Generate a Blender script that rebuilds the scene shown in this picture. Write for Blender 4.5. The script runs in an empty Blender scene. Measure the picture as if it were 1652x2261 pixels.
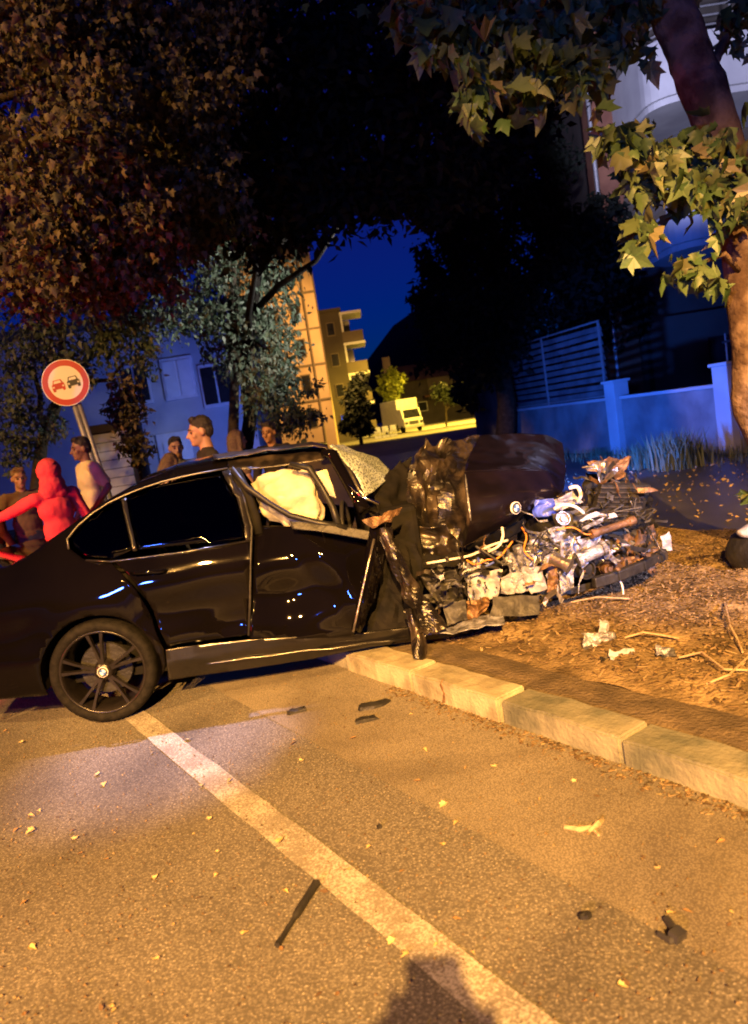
import bpy, bmesh, math, random
import numpy as np
from mathutils import Vector, Matrix, noise, Euler

random.seed(7); rng = np.random.default_rng(7)
scene = bpy.context.scene
C = scene.collection
R = math.radians

# ------------------------------------------------------------------ camera
CAM_H, FPX, ROLL, PITCH = 1.56, 1633.0, R(8.7), R(6.92)
cam_d = bpy.data.cameras.new('camera'); cam = bpy.data.objects.new('camera', cam_d); C.objects.link(cam)
cam_d.sensor_fit = 'HORIZONTAL'; cam_d.sensor_width = 36.0; cam_d.lens = 36.0 * FPX / 1652.0
cam_d.dof.use_dof = True; cam_d.dof.focus_distance = 4.7; cam_d.dof.aperture_fstop = 3.5; cam_d.clip_start = 0.05; cam_d.clip_end = 3000
_fw = Vector((0, math.cos(PITCH), -math.sin(PITCH))); _dn = Vector((0, -math.sin(PITCH), -math.cos(PITCH))); _rt = Vector((1, 0, 0))
_cr = math.cos(ROLL) * _rt + math.sin(ROLL) * _dn
_cd = -math.sin(ROLL) * _rt + math.cos(ROLL) * _dn
_m = Matrix((_cr, -_cd, -_fw)).transposed().to_4x4(); _m.translation = (0, 0, CAM_H)
cam.matrix_world = _m
scene.camera = cam

# ------------------------------------------------------------------ night sky
world = bpy.data.worlds.new('World'); scene.world = world; world.use_nodes = True
wn = world.node_tree; bg = wn.nodes['Background']
sky = wn.nodes.new('ShaderNodeTexSky'); sky.sky_type = 'NISHITA'; sky.sun_disc = False
sky.sun_elevation = R(-1.0); sky.sun_rotation = R(0); sky.ozone_density = 10.0; sky.air_density = 1.0; sky.dust_density = 0.0
wn.links.new(sky.outputs[0], bg.inputs[0]); bg.inputs[1].default_value = 0.28

# ------------------------------------------------------------------ lamps of the place and spots added for effect
def lamp(name, kind, loc, energy, col, radius=0.1, target=None, cone=120, blend=0.5):
    d = bpy.data.lights.new(name, kind); o = bpy.data.objects.new(name, d); C.objects.link(o)
    o.location = loc; d.energy = energy; d.color = col; d.shadow_soft_size = radius
    if target is not None:
        o.rotation_euler = (Vector(target) - Vector(loc)).to_track_quat('-Z', 'Y').to_euler()
    if kind == 'SPOT':
        d.spot_size = R(cone); d.spot_blend = blend
    return o
SOD = (1.0, 0.475, 0.105)
lamp('street_lamp_light', 'SPOT', (0.10, -8.3, 7.0), 48000, SOD, 0.06, (0.9, 2.5, 0), 37, 0.65)
lamp('street_lamp_light', 'SPOT', (-2.9, -11.5, 8.0), 25000, SOD, 0.25, (0.6, 2.6, 0), 27, 0.75)
lamp('street_lamp_light', 'SPOT', (-9.0, -2.5, 7.8), 11500, (1.0, 0.50, 0.13), 0.22, (-3.4, 7.2, 1.2), 48, 0.7)
lamp('added_spot_light', 'SPOT', (0.2, 7.5, 8.4), 8000, (0.55, 0.55, 1.0), 0.08, (-1.3, 3.85, 0), 11, 1.0)  # unseen spot added for the pale patch reflected off the car side
lamp('added_spot_light', 'SPOT', (1.0, 11.2, 4.4), 1500, (0.95, 0.95, 0.92), 0.15, (-2.8, 13.6, 3.4), 62, 0.6)  # unseen white spot, added to brighten the grey green tree
lamp('added_spot_light', 'SPOT', (4.2, 11.5, 6.0), 6500, (0.62, 0.62, 1.0), 0.15, (9.8, 19.5, 9.0), 50, 0.6)  # unseen bluish spot, added to brighten the balconies of the flats
lamp('added_wreck_spot', 'SPOT', (3.6, 0.2, 2.2), 2600, (0.55, 0.55, 1.0), 0.10, (1.9, 4.8, 0.75), 25, 0.8)  # unseen lilac spot, added to cool the tint of the torn front
lamp('red_beacon_light', 'POINT', (-3.6, 5.6, 1.1), 70, (1.0, 0.012, 0.045), 0.15)
lamp('red_beacon_light', 'POINT', (-4.6, 2.2, 1.1), 150, (1.0, 0.008, 0.030), 0.35)
lamp('blue_beacon_light', 'SPOT', (1.3, 11.5, 0.8), 3800, (0.03, 0.15, 1.0), 0.12, (6.0, 15.6, 0.3), 74, 0.5)
lamp('blue_beacon_light', 'SPOT', (-1.0, 15.6, 0.9), 1300, (0.10, 0.20, 1.0), 0.12, (-6.5, 21.0, 2.2), 80, 0.7)
lamp('blue_beacon_light', 'POINT', (-3.4, -6.0, 2.7), 1500, (0.06, 0.16, 1.0), 0.19)
lamp('street_lamp_light', 'SPOT', (13.0, 82.0, 10.0), 80000, (1.0, 0.62, 0.06), 0.3, (12.0, 83.0, 0), 130, 0.5)
lamp('street_lamp_light', 'SPOT', (10.0, 60.0, 10.0), 46000, (1.0, 0.62, 0.06), 0.3, (8.0, 66.0, 0), 120, 0.5)
lamp('street_lamp_light', 'SPOT', (1.0, 50.0, 9.0), 15000, (1.0, 0.50, 0.13), 0.3, (-6.0, 62.0, 5), 100, 0.6)

scene.view_settings.view_transform = 'Standard'; scene.view_settings.look = 'None'
scene.view_settings.exposure = 0.0; scene.view_settings.gamma = 1.0
scene.cycles.filter_width = 1.9; scene.cycles.use_denoising = True; scene.cycles.max_bounces = 6; scene.cycles.transparent_max_bounces = 12
scene.cycles.sample_clamp_indirect = 4.0; scene.cycles.caustics_reflective = False; scene.cycles.caustics_refractive = False

# ------------------------------------------------------------------ placing helpers
CPOS = np.array([0, 0, CAM_H])
def ray(x, y):
    dx, dy = x - 826.0, y - 1130.5
    u = dx * math.cos(ROLL) - dy * math.sin(ROLL); v = dx * math.sin(ROLL) + dy * math.cos(ROLL)
    return np.array([u, FPX * math.cos(PITCH) - v * math.sin(PITCH), -FPX * math.sin(PITCH) - v * math.cos(PITCH)])
def P(x, y, Y):
    r = ray(x, y); return Vector(CPOS + r * (Y / r[1]))
def G(x, y, z=0.0):
    r = ray(x, y); return Vector(CPOS + r * ((z - CAM_H) / r[2]))
def za(x, y): return (0.5106 * x, 913.9 + 0.5106 * y)
def zb(x, y): return (703.0 + 0.5106 * x, 878.8 + 0.5106 * y)

# ------------------------------------------------------------------ materials
def mat(name, c1, c2=None, scale=8.0, rough=0.7, metal=0.0, bump=0.0, bscale=None, coat=0.0, spec=0.5, detail=4.0, lo=0.35, hi=0.65, rough2=None):
    if rough >= 0.85 and spec == 0.5: spec = 0.12
    m = bpy.data.materials.new(name); m.use_nodes = True
    nt = m.node_tree; b = nt.nodes['Principled BSDF']
    b.inputs['Roughness'].default_value = rough; b.inputs['Metallic'].default_value = metal
    b.inputs['Coat Weight'].default_value = coat; b.inputs['Coat Roughness'].default_value = 0.03; b.inputs['Coat IOR'].default_value = 1.38
    b.inputs['Specular IOR Level'].default_value = spec
    if c2 is None: c2 = tuple(x * 0.75 for x in c1)
    tc = nt.nodes.new('ShaderNodeTexCoord')
    n = nt.nodes.new('ShaderNodeTexNoise'); n.inputs['Scale'].default_value = scale; n.inputs['Detail'].default_value = detail
    nt.links.new(tc.outputs['Object'], n.inputs['Vector'])
    r = nt.nodes.new('ShaderNodeValToRGB'); r.color_ramp.elements[0].position = lo; r.color_ramp.elements[1].position = hi
    r.color_ramp.elements[0].color = (*c1, 1); r.color_ramp.elements[1].color = (*c2, 1)
    nt.links.new(n.outputs['Fac'], r.inputs[0]); nt.links.new(r.outputs[0], b.inputs['Base Color'])
    if rough2 is not None:
        mr = nt.nodes.new('ShaderNodeMapRange'); mr.inputs[1].default_value = lo; mr.inputs[2].default_value = hi
        mr.inputs[3].default_value = rough; mr.inputs[4].default_value = rough2
        nt.links.new(n.outputs['Fac'], mr.inputs[0]); nt.links.new(mr.outputs[0], b.inputs['Roughness'])
    if bump:
        n2 = nt.nodes.new('ShaderNodeTexNoise'); n2.inputs['Scale'].default_value = bscale or scale * 3; n2.inputs['Detail'].default_value = 5
        nt.links.new(tc.outputs['Object'], n2.inputs['Vector'])
        bp = nt.nodes.new('ShaderNodeBump'); bp.inputs['Strength'].default_value = bump; bp.inputs['Distance'].default_value = 0.02
        nt.links.new(n2.outputs['Fac'], bp.inputs['Height']); nt.links.new(bp.outputs[0], b.inputs['Normal'])
    return m

def leaf_mat(name, cols, rough=0.5, trans=0.25):
    m = bpy.data.materials.new(name); m.use_nodes = True; nt = m.node_tree; b = nt.nodes['Principled BSDF']
    g = nt.nodes.new('ShaderNodeNewGeometry'); r = nt.nodes.new('ShaderNodeValToRGB')
    cr = r.color_ramp
    cr.elements[0].color = (*cols[0], 1); cr.elements[1].color = (*cols[-1], 1)
    for i, c in enumerate(cols[1:-1]):
        e = cr.elements.new((i + 1) / (len(cols) - 1)); e.color = (*c, 1)
    nt.links.new(g.outputs['Random Per Island'], r.inputs[0]); nt.links.new(r.outputs[0], b.inputs['Base Color'])
    b.inputs['Roughness'].default_value = rough; b.inputs['Specular IOR Level'].default_value = 0.22
    t = nt.nodes.new('ShaderNodeBsdfTranslucent'); mx = nt.nodes.new('ShaderNodeMixShader'); mx.inputs[0].default_value = trans
    nt.links.new(r.outputs[0], t.inputs[0]); nt.links.new(b.outputs[0], mx.inputs[1]); nt.links.new(t.outputs[0], mx.inputs[2])
    nt.links.new(mx.outputs[0], nt.nodes['Material Output'].inputs[0])
    return m

def asphalt(name, a, b_, stone, rough=0.85, scale=1.0):
    m = bpy.data.materials.new(name); m.use_nodes = True; nt = m.node_tree; b = nt.nodes['Principled BSDF']
    tc = nt.nodes.new('ShaderNodeTexCoord')
    n1 = nt.nodes.new('ShaderNodeTexNoise'); n1.inputs['Scale'].default_value = 1.3 * scale; n1.inputs['Detail'].default_value = 6
    n2 = nt.nodes.new('ShaderNodeTexNoise'); n2.inputs['Scale'].default_value = 120 * scale; n2.inputs['Detail'].default_value = 3
    vo = nt.nodes.new('ShaderNodeTexVoronoi'); vo.inputs['Scale'].default_value = 95 * scale
    for x in (n1, n2, vo): nt.links.new(tc.outputs['Object'], x.inputs['Vector'])
    r1 = nt.nodes.new('ShaderNodeValToRGB'); r1.color_ramp.elements[0].position = 0.3; r1.color_ramp.elements[1].position = 0.72
    r1.color_ramp.elements[0].color = (*a, 1); r1.color_ramp.elements[1].color = (*b_, 1); nt.links.new(n1.outputs['Fac'], r1.inputs[0])
    r2 = nt.nodes.new('ShaderNodeValToRGB'); r2.color_ramp.elements[0].position = 0.56; r2.color_ramp.elements[1].position = 0.70
    nt.links.new(n2.outputs['Fac'], r2.inputs[0])
    mx = nt.nodes.new('ShaderNodeMix'); mx.data_type = 'RGBA'; mx.inputs[7].default_value = (*stone, 1)
    nt.links.new(r2.outputs[0], mx.inputs[0]); nt.links.new(r1.outputs[0], mx.inputs[6])
    r3 = nt.nodes.new('ShaderNodeValToRGB'); r3.color_ramp.elements[0].position = 0.25; r3.color_ramp.elements[1].position = 0.62
    r3.color_ramp.elements[0].color = (1, 1, 1, 1); r3.color_ramp.elements[1].color = (0.35, 0.34, 0.33, 1); nt.links.new(vo.outputs['Distance'], r3.inputs[0])
    mm = nt.nodes.new('ShaderNodeMix'); mm.data_type = 'RGBA'; mm.blend_type = 'MULTIPLY'; mm.inputs[0].default_value = 0.75
    nt.links.new(mx.outputs[2], mm.inputs[6]); nt.links.new(r3.outputs[0], mm.inputs[7]); nt.links.new(mm.outputs[2], b.inputs['Base Color'])
    n4 = nt.nodes.new('ShaderNodeTexNoise'); n4.inputs['Scale'].default_value = 0.55 * scale; n4.inputs['Detail'].default_value = 7; n4.inputs['Distortion'].default_value = 0.8; nt.links.new(tc.outputs['Object'], n4.inputs['Vector'])
    r4 = nt.nodes.new('ShaderNodeValToRGB'); r4.color_ramp.elements[0].position = 0.36; r4.color_ramp.elements[1].position = 0.52; r4.color_ramp.elements[0].color = (0.62, 0.60, 0.58, 1); r4.color_ramp.elements[1].color = (1, 1, 1, 1); nt.links.new(n4.outputs['Fac'], r4.inputs[0])
    m4 = nt.nodes.new('ShaderNodeMix'); m4.data_type = 'RGBA'; m4.blend_type = 'MULTIPLY'; m4.inputs[0].default_value = 1.0
    nt.links.new(mm.outputs[2], m4.inputs[6]); nt.links.new(r4.outputs[0], m4.inputs[7]); nt.links.new(m4.outputs[2], b.inputs['Base Color'])
    b.inputs['Roughness'].default_value = rough
    bp = nt.nodes.new('ShaderNodeBump'); bp.inputs['Strength'].default_value = 0.55; bp.inputs['Distance'].default_value = 0.006
    nt.links.new(n2.outputs['Fac'], bp.inputs['Height']); nt.links.new(bp.outputs[0], b.inputs['Normal'])
    return m

def worn_paint(name, paint, under):
    m = bpy.data.materials.new(name); m.use_nodes = True; nt = m.node_tree; b = nt.nodes['Principled BSDF']
    tc = nt.nodes.new('ShaderNodeTexCoord')
    n = nt.nodes.new('ShaderNodeTexNoise'); n.inputs['Scale'].default_value = 120; n.inputs['Detail'].default_value = 4; n.inputs['Roughness'].default_value = 0.65
    n2 = nt.nodes.new('ShaderNodeTexNoise'); n2.inputs['Scale'].default_value = 5; n2.inputs['Detail'].default_value = 3
    nt.links.new(tc.outputs['Object'], n.inputs['Vector']); nt.links.new(tc.outputs['Object'], n2.inputs['Vector'])
    ad = nt.nodes.new('ShaderNodeMath'); ad.operation = 'MULTIPLY_ADD'; ad.inputs[1].default_value = 0.45
    nt.links.new(n2.outputs['Fac'], ad.inputs[0]); nt.links.new(n.outputs['Fac'], ad.inputs[2])
    r = nt.nodes.new('ShaderNodeValToRGB'); r.color_ramp.elements[0].position = 0.69; r.color_ramp.elements[1].position = 0.83
    r.color_ramp.elements[0].color = (*under, 1); r.color_ramp.elements[1].color = (*paint, 1)
    nt.links.new(ad.outputs[0], r.inputs[0]); nt.links.new(r.outputs[0], b.inputs['Base Color']); b.inputs['Roughness'].default_value = 0.8
    bp = nt.nodes.new('ShaderNodeBump'); bp.inputs['Strength'].default_value = 0.5; bp.inputs['Distance'].default_value = 0.006
    nt.links.new(n.outputs['Fac'], bp.inputs['Height']); nt.links.new(bp.outputs[0], b.inputs['Normal'])
    return m

def tinted_glass(name, tint, opacity=0.0, crazed=False):
    m = bpy.data.materials.new(name); m.use_nodes = True; nt = m.node_tree
    for n in list(nt.nodes):
        if n.type == 'BSDF_PRINCIPLED': nt.nodes.remove(n)
    out = nt.nodes['Material Output']
    tr = nt.nodes.new('ShaderNodeBsdfTransparent'); tr.inputs[0].default_value = (*tint, 1)
    gl = nt.nodes.new('ShaderNodeBsdfGlossy'); gl.inputs['Roughness'].default_value = 0.03; gl.inputs[0].default_value = (0.9, 0.9, 0.9, 1)
    fr = nt.nodes.new('ShaderNodeFresnel'); fr.inputs[0].default_value = 1.45
    mx = nt.nodes.new('ShaderNodeMixShader'); nt.links.new(fr.outputs[0], mx.inputs[0]); nt.links.new(tr.outputs[0], mx.inputs[1]); nt.links.new(gl.outputs[0], mx.inputs[2])
    last = mx
    if crazed:
        tc = nt.nodes.new('ShaderNodeTexCoord'); vo = nt.nodes.new('ShaderNodeTexVoronoi'); vo.feature = 'DISTANCE_TO_EDGE'; vo.inputs['Scale'].default_value = 45
        nz = nt.nodes.new('ShaderNodeTexNoise'); nz.inputs['Scale'].default_value = 6
        nt.links.new(tc.outputs['Object'], vo.inputs['Vector']); nt.links.new(tc.outputs['Object'], nz.inputs['Vector'])
        lt = nt.nodes.new('ShaderNodeMapRange'); lt.inputs[1].default_value = 0.0; lt.inputs[2].default_value = 0.22; lt.inputs[3].default_value = 0.95; lt.inputs[4].default_value = 0.25
        nt.links.new(vo.outputs['Distance'], lt.inputs[0])
        df = nt.nodes.new('ShaderNodeBsdfPrincipled'); df.inputs['Base Color'].default_value = (0.42, 0.5, 0.48, 1); df.inputs['Roughness'].default_value = 0.25
        bp = nt.nodes.new('ShaderNodeBump'); bp.inputs['Strength'].default_value = 0.6; bp.inputs['Distance'].default_value = 0.01
        nt.links.new(vo.outputs['Distance'], bp.inputs['Height']); nt.links.new(bp.outputs[0], df.inputs['Normal'])
        m2 = nt.nodes.new('ShaderNodeMixShader'); nt.links.new(lt.outputs[0], m2.inputs[0]); nt.links.new(mx.outputs[0], m2.inputs[1]); nt.links.new(df.outputs[0], m2.inputs[2]); last = m2
    nt.links.new(last.outputs[0], out.inputs[0])
    return m

M = {}
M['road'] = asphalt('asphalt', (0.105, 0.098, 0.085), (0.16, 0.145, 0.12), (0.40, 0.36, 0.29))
M['gutter'] = asphalt('gutter_concrete', (0.17, 0.15, 0.115), (0.24, 0.21, 0.16), (0.27, 0.24, 0.19), 0.9, 1.4)
M['side'] = asphalt('side_asphalt', (0.05, 0.05, 0.052), (0.10, 0.10, 0.10), (0.16, 0.16, 0.16), 0.42, 0.6)
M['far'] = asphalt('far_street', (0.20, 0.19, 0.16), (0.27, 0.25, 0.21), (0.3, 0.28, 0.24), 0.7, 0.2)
M['paint'] = worn_paint('lane_paint', (0.36, 0.34, 0.30), (0.15, 0.135, 0.11))
M['kerb_a'] = mat('kerb_yellowish', (0.16, 0.145, 0.10), (0.34, 0.31, 0.22), 6, 0.85, bump=0.35, bscale=60)
M['kerb_b'] = mat('kerb_grey', (0.09, 0.095, 0.075), (0.22, 0.21, 0.16), 5, 0.85, bump=0.35, bscale=55)
M['soil'] = mat('soil', (0.06, 0.044, 0.024), (0.25, 0.185, 0.10), 5, 0.95, bump=0.9, bscale=45, detail=8)
M['chip'] = leaf_mat('bark_mulch', [(0.03, 0.02, 0.011), (0.10, 0.068, 0.034), (0.18, 0.125, 0.065), (0.06, 0.038, 0.02), (0.24, 0.18, 0.10)], 0.95, 0.0)
M['edging'] = mat('edging_course', (0.07, 0.055, 0.038), (0.13, 0.10, 0.065), 7, 0.95, bump=0.8, bscale=50)
M['twig'] = mat('twig_wood', (0.22, 0.16, 0.10), (0.36, 0.28, 0.18), 30, 0.85, bump=0.4)
M['paintblack'] = mat('car_paint', (0.0016, 0.0013, 0.0014), (0.0024, 0.0019, 0.002), 2, 0.4, 0.0, coat=0.9, spec=0.0)
M['hoodpaint'] = mat('hood_paint', (0.003, 0.0022, 0.0035), (0.006, 0.004, 0.007), 5, 0.35, 0.0, coat=1.0, spec=0.15)
M['crushed'] = mat('crushed_paint', (0.006, 0.005, 0.005), (0.06, 0.045, 0.03), 6, 0.32, 0.15, bump=0.2, bscale=60, lo=0.45, hi=0.75)
M['dull_trim'] = mat('dull_trim', (0.10, 0.095, 0.09), (0.07, 0.065, 0.06), 9, 0.35, 0.6)
M['trim'] = mat('black_trim', (0.006, 0.006, 0.006), (0.010, 0.010, 0.010), 20, 0.42, spec=0.25)
M['glosstrim'] = mat('gloss_trim', (0.005, 0.005, 0.005), (0.009, 0.008, 0.008), 6, 0.22, coat=0.6)
M['tyre'] = mat('tyre_rubber', (0.004, 0.0038, 0.0035), (0.010, 0.009, 0.008), 24, 0.75, bump=0.25, bscale=80, spec=0.10)
M['rim'] = mat('black_alloy', (0.008, 0.007, 0.007), (0.014, 0.012, 0.012), 8, 0.3, 0.2, coat=0.4, spec=0.3)
M['steel'] = mat('bare_steel', (0.40, 0.38, 0.35), (0.22, 0.2, 0.18), 12, 0.32, 0.9, bump=0.3)
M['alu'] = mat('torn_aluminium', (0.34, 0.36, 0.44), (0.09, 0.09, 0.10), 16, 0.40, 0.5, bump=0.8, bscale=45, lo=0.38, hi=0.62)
M['rust'] = mat('dirty_steel', (0.20, 0.11, 0.05), (0.07, 0.045, 0.03), 10, 0.55, 0.5, bump=0.6)
M['whiteplastic'] = mat('white_plastic', (0.32, 0.33, 0.40), (0.11, 0.11, 0.13), 11, 0.5, bump=0.4, lo=0.4, hi=0.7)
M['greyplastic'] = mat('grey_plastic', (0.06, 0.06, 0.062), (0.03, 0.03, 0.03), 12, 0.55, bump=0.5, spec=0.3)
M['blackplastic'] = mat('black_plastic', (0.010, 0.010, 0.011), (0.022, 0.021, 0.019), 9, 0.5, bump=0.4, spec=0.25)
M['airbag'] = mat('airbag_cloth', (0.42, 0.40, 0.32), (0.27, 0.25, 0.19), 6, 0.9, bump=0.7, bscale=11)
M['interior'] = mat('interior_dark', (0.005, 0.005, 0.005), (0.010, 0.009, 0.008), 9, 0.85, spec=0.08)
M['glass'] = tinted_glass('tinted_glass', (0.035, 0.035, 0.04))
M['crazed'] = tinted_glass('crazed_windscreen', (0.35, 0.40, 0.40), crazed=True)
M['wire'] = mat('wire_white', (0.6, 0.58, 0.56), (0.45, 0.42, 0.4), 9, 0.5)
M['blue_part'] = mat('blue_plastic', (0.06, 0.10, 0.45), (0.04, 0.06, 0.3), 9, 0.4)
M['orange_part'] = mat('orange_cable', (0.55, 0.2, 0.03), (0.4, 0.14, 0.02), 9, 0.5)
M['chrome'] = mat('chrome', (0.75, 0.74, 0.72), (0.6, 0.6, 0.6), 4, 0.15, 1.0)
M['emblem_white'] = mat('emblem_white', (0.75, 0.74, 0.74), (0.7, 0.7, 0.7), 4, 0.3)
M['emblem_blue'] = mat('emblem_blue', (0.03, 0.12, 0.45), (0.03, 0.1, 0.4), 4, 0.3)
M['emblem_black'] = mat('emblem_ring', (0.02, 0.018, 0.02), (0.03, 0.03, 0.03), 4, 0.3)
M['taillight'] = mat('tail_lamp_red', (0.35, 0.01, 0.01), (0.25, 0.01, 0.01), 9, 0.12, coat=0.8)
M['bark'] = mat('plane_bark', (0.20, 0.14, 0.095), (0.075, 0.048, 0.032), 5.5, 0.9, bump=1.0, bscale=22, detail=8, lo=0.42, hi=0.58)
M['darkbark'] = mat('dark_bark', (0.06, 0.045, 0.03), (0.03, 0.022, 0.016), 9, 0.95, bump=0.8)
M['blackbark'] = mat('black_bark', (0.010, 0.008, 0.006), (0.006, 0.005, 0.004), 9, 0.95, bump=0.8)
M['facade_tan'] = mat('facade_tan', (0.085, 0.07, 0.05), (0.065, 0.055, 0.04), 0.5, 0.9)
M['leaf_plane'] = leaf_mat('plane_leaf', [(0.04, 0.085, 0.03), (0.07, 0.12, 0.045), (0.11, 0.15, 0.07), (0.05, 0.09, 0.035), (0.13, 0.13, 0.06)], 0.45)
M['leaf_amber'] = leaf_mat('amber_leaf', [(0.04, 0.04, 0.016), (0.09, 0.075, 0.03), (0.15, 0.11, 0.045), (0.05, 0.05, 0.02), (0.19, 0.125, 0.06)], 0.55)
M['leaf_green'] = leaf_mat('green_leaf', [(0.035, 0.055, 0.03), (0.07, 0.09, 0.055), (0.12, 0.125, 0.09), (0.045, 0.07, 0.035)], 0.55)
M['leaf_dark'] = leaf_mat('dark_leaf', [(0.012, 0.018, 0.010), (0.022, 0.03, 0.016), (0.03, 0.036, 0.02)], 0.6, 0.1)
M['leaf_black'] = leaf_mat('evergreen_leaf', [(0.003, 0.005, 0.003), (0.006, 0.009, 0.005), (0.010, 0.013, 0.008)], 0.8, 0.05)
M['leaf_yellow'] = leaf_mat('yellow_green_leaf', [(0.09, 0.11, 0.02), (0.14, 0.15, 0.025), (0.07, 0.09, 0.02)], 0.55)
M['leaf_dry'] = leaf_mat('dry_leaf', [(0.30, 0.22, 0.10), (0.42, 0.32, 0.16)], 0.8, 0.1)
M['weed'] = leaf_mat('weeds', [(0.10, 0.14, 0.06), (0.20, 0.22, 0.12), (0.14, 0.18, 0.10)], 0.6)
M['wall_blue'] = mat('wall_plaster', (0.20, 0.20, 0.20), (0.11, 0.11, 0.115), 1.4, 0.9, bump=0.3, bscale=40)
M['wall_white'] = mat('balcony_plaster', (0.42, 0.42, 0.42), (0.30, 0.30, 0.31), 0.9, 0.9, bump=0.2, bscale=40)
M['wall_warm'] = mat('apartment_plaster', (0.46, 0.35, 0.23), (0.36, 0.27, 0.17), 0.5, 0.9)
M['wall_tan'] = mat('apartment_tan', (0.16, 0.13, 0.095), (0.12, 0.10, 0.07), 0.5, 0.9)
M['wall_dark'] = mat('facade_dark', (0.10, 0.085, 0.07), (0.07, 0.06, 0.05), 0.8, 0.9)
M['brickred'] = mat('red_render', (0.22, 0.10, 0.06), (0.16, 0.07, 0.045), 3, 0.9)
M['metalwhite'] = mat('white_metal', (0.6, 0.6, 0.6), (0.5, 0.5, 0.5), 5, 0.45)
M['metalgrey'] = mat('galvanised_post', (0.34, 0.34, 0.34), (0.26, 0.26, 0.26), 12, 0.5, 0.5)
M['metaldark'] = mat('dark_iron', (0.05, 0.05, 0.055), (0.035, 0.035, 0.04), 9, 0.5, 0.3)
M['slat'] = mat('slat_metal', (0.13, 0.135, 0.145), (0.07, 0.072, 0.08), 3, 0.5)
M['windowdark'] = mat('dark_pane', (0.012, 0.013, 0.016), (0.02, 0.02, 0.022), 3, 0.08)
M['shutter'] = mat('pale_shutter', (0.62, 0.64, 0.64), (0.55, 0.57, 0.57), 3, 0.5)
M['sign_white'] = mat('sign_white', (0.85, 0.84, 0.82), (0.8, 0.79, 0.77), 4, 0.5)
M['sign_red'] = mat('sign_red', (0.50, 0.02, 0.025), (0.42, 0.02, 0.02), 4, 0.5)
M['sign_black'] = mat('sign_black', (0.015, 0.015, 0.015), (0.02, 0.02, 0.02), 4, 0.5)
M['hill'] = mat('hill_scrub', (0.012, 0.014, 0.012), (0.02, 0.02, 0.016), 0.05, 1.0)
M['tile'] = mat('roof_tile', (0.13, 0.07, 0.045), (0.09, 0.05, 0.03), 3, 0.9)
M['skin'] = mat('skin', (0.36, 0.20, 0.13), (0.30, 0.165, 0.105), 14, 0.55)
M['skin2'] = mat('skin_tan', (0.24, 0.13, 0.08), (0.20, 0.105, 0.065), 14, 0.55)
M['hair'] = mat('dark_hair', (0.012, 0.009, 0.007), (0.028, 0.02, 0.014), 60, 0.5, bump=0.8, bscale=90)
M['hairbrown'] = mat('brown_hair', (0.12, 0.07, 0.035), (0.2, 0.13, 0.065), 50, 0.5, bump=0.8, bscale=80)
M['eye'] = mat('eye_dark', (0.02, 0.014, 0.01), (0.03, 0.02, 0.015), 9, 0.3)
M['c_white'] = mat('white_tshirt', (0.72, 0.62, 0.34), (0.60, 0.50, 0.26), 6, 0.9, bump=0.4, bscale=12)
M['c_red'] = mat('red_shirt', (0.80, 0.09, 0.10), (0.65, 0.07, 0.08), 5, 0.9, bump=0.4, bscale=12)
M['c_grey'] = mat('grey_tshirt', (0.16, 0.165, 0.20), (0.12, 0.125, 0.15), 6, 0.9, bump=0.4, bscale=12)
M['c_black'] = mat('black_shirt', (0.018, 0.016, 0.016), (0.028, 0.024, 0.024), 6, 0.9, bump=0.4, bscale=12)
M['c_brown'] = mat('brown_top', (0.15, 0.10, 0.065), (0.11, 0.07, 0.045), 6, 0.9, bump=0.4, bscale=12)
M['c_jeans'] = mat('jeans', (0.04, 0.05, 0.085), (0.03, 0.036, 0.06), 9, 0.9)
M['c_maroon'] = mat('maroon_jacket', (0.10, 0.02, 0.02), (0.07, 0.015, 0.015), 6, 0.9)
M['shoe'] = mat('shoe', (0.03, 0.03, 0.03), (0.05, 0.045, 0.04), 9, 0.6)
def stripe_mat():
    m = mat('striped_top', (0.6, 0.5, 0.3)); nt = m.node_tree; b = nt.nodes['Principled BSDF']
    tc = nt.nodes.new('ShaderNodeTexCoord'); w = nt.nodes.new('ShaderNodeTexWave'); w.inputs['Scale'].default_value = 7.5; w.bands_direction = 'X'; w.inputs['Distortion'].default_value = 0.6
    r = nt.nodes.new('ShaderNodeValToRGB'); r.color_ramp.elements[0].position = 0.45; r.color_ramp.elements[1].position = 0.6
    r.color_ramp.elements[0].color = (0.09, 0.04, 0.03, 1); r.color_ramp.elements[1].color = (0.55, 0.42, 0.24, 1)
    nt.links.new(tc.outputs['Object'], w.inputs['Vector']); nt.links.new(w.outputs['Fac'], r.inputs[0]); nt.links.new(r.outputs[0], b.inputs['Base Color']); b.inputs['Roughness'].default_value = 0.9
    return m
M['c_stripe'] = stripe_mat()

# ------------------------------------------------------------------ mesh helpers
def tag(o, label=None, cat=None, group=None, kind=None):
    if label: o['label'] = label
    if cat: o['category'] = cat
    if group: o['group'] = group
    if kind: o['kind'] = kind
    return o
def thing(name, loc, label, cat, group=None):
    o = bpy.data.objects.new(name, None); o.empty_display_size = 0.2; C.objects.link(o); o.location = loc
    return tag(o, label, cat, group)
def root_loc(p):
    v = Vector((0, 0, 0))
    while p is not None: v += p.location; p = p.parent
    return v

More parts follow.
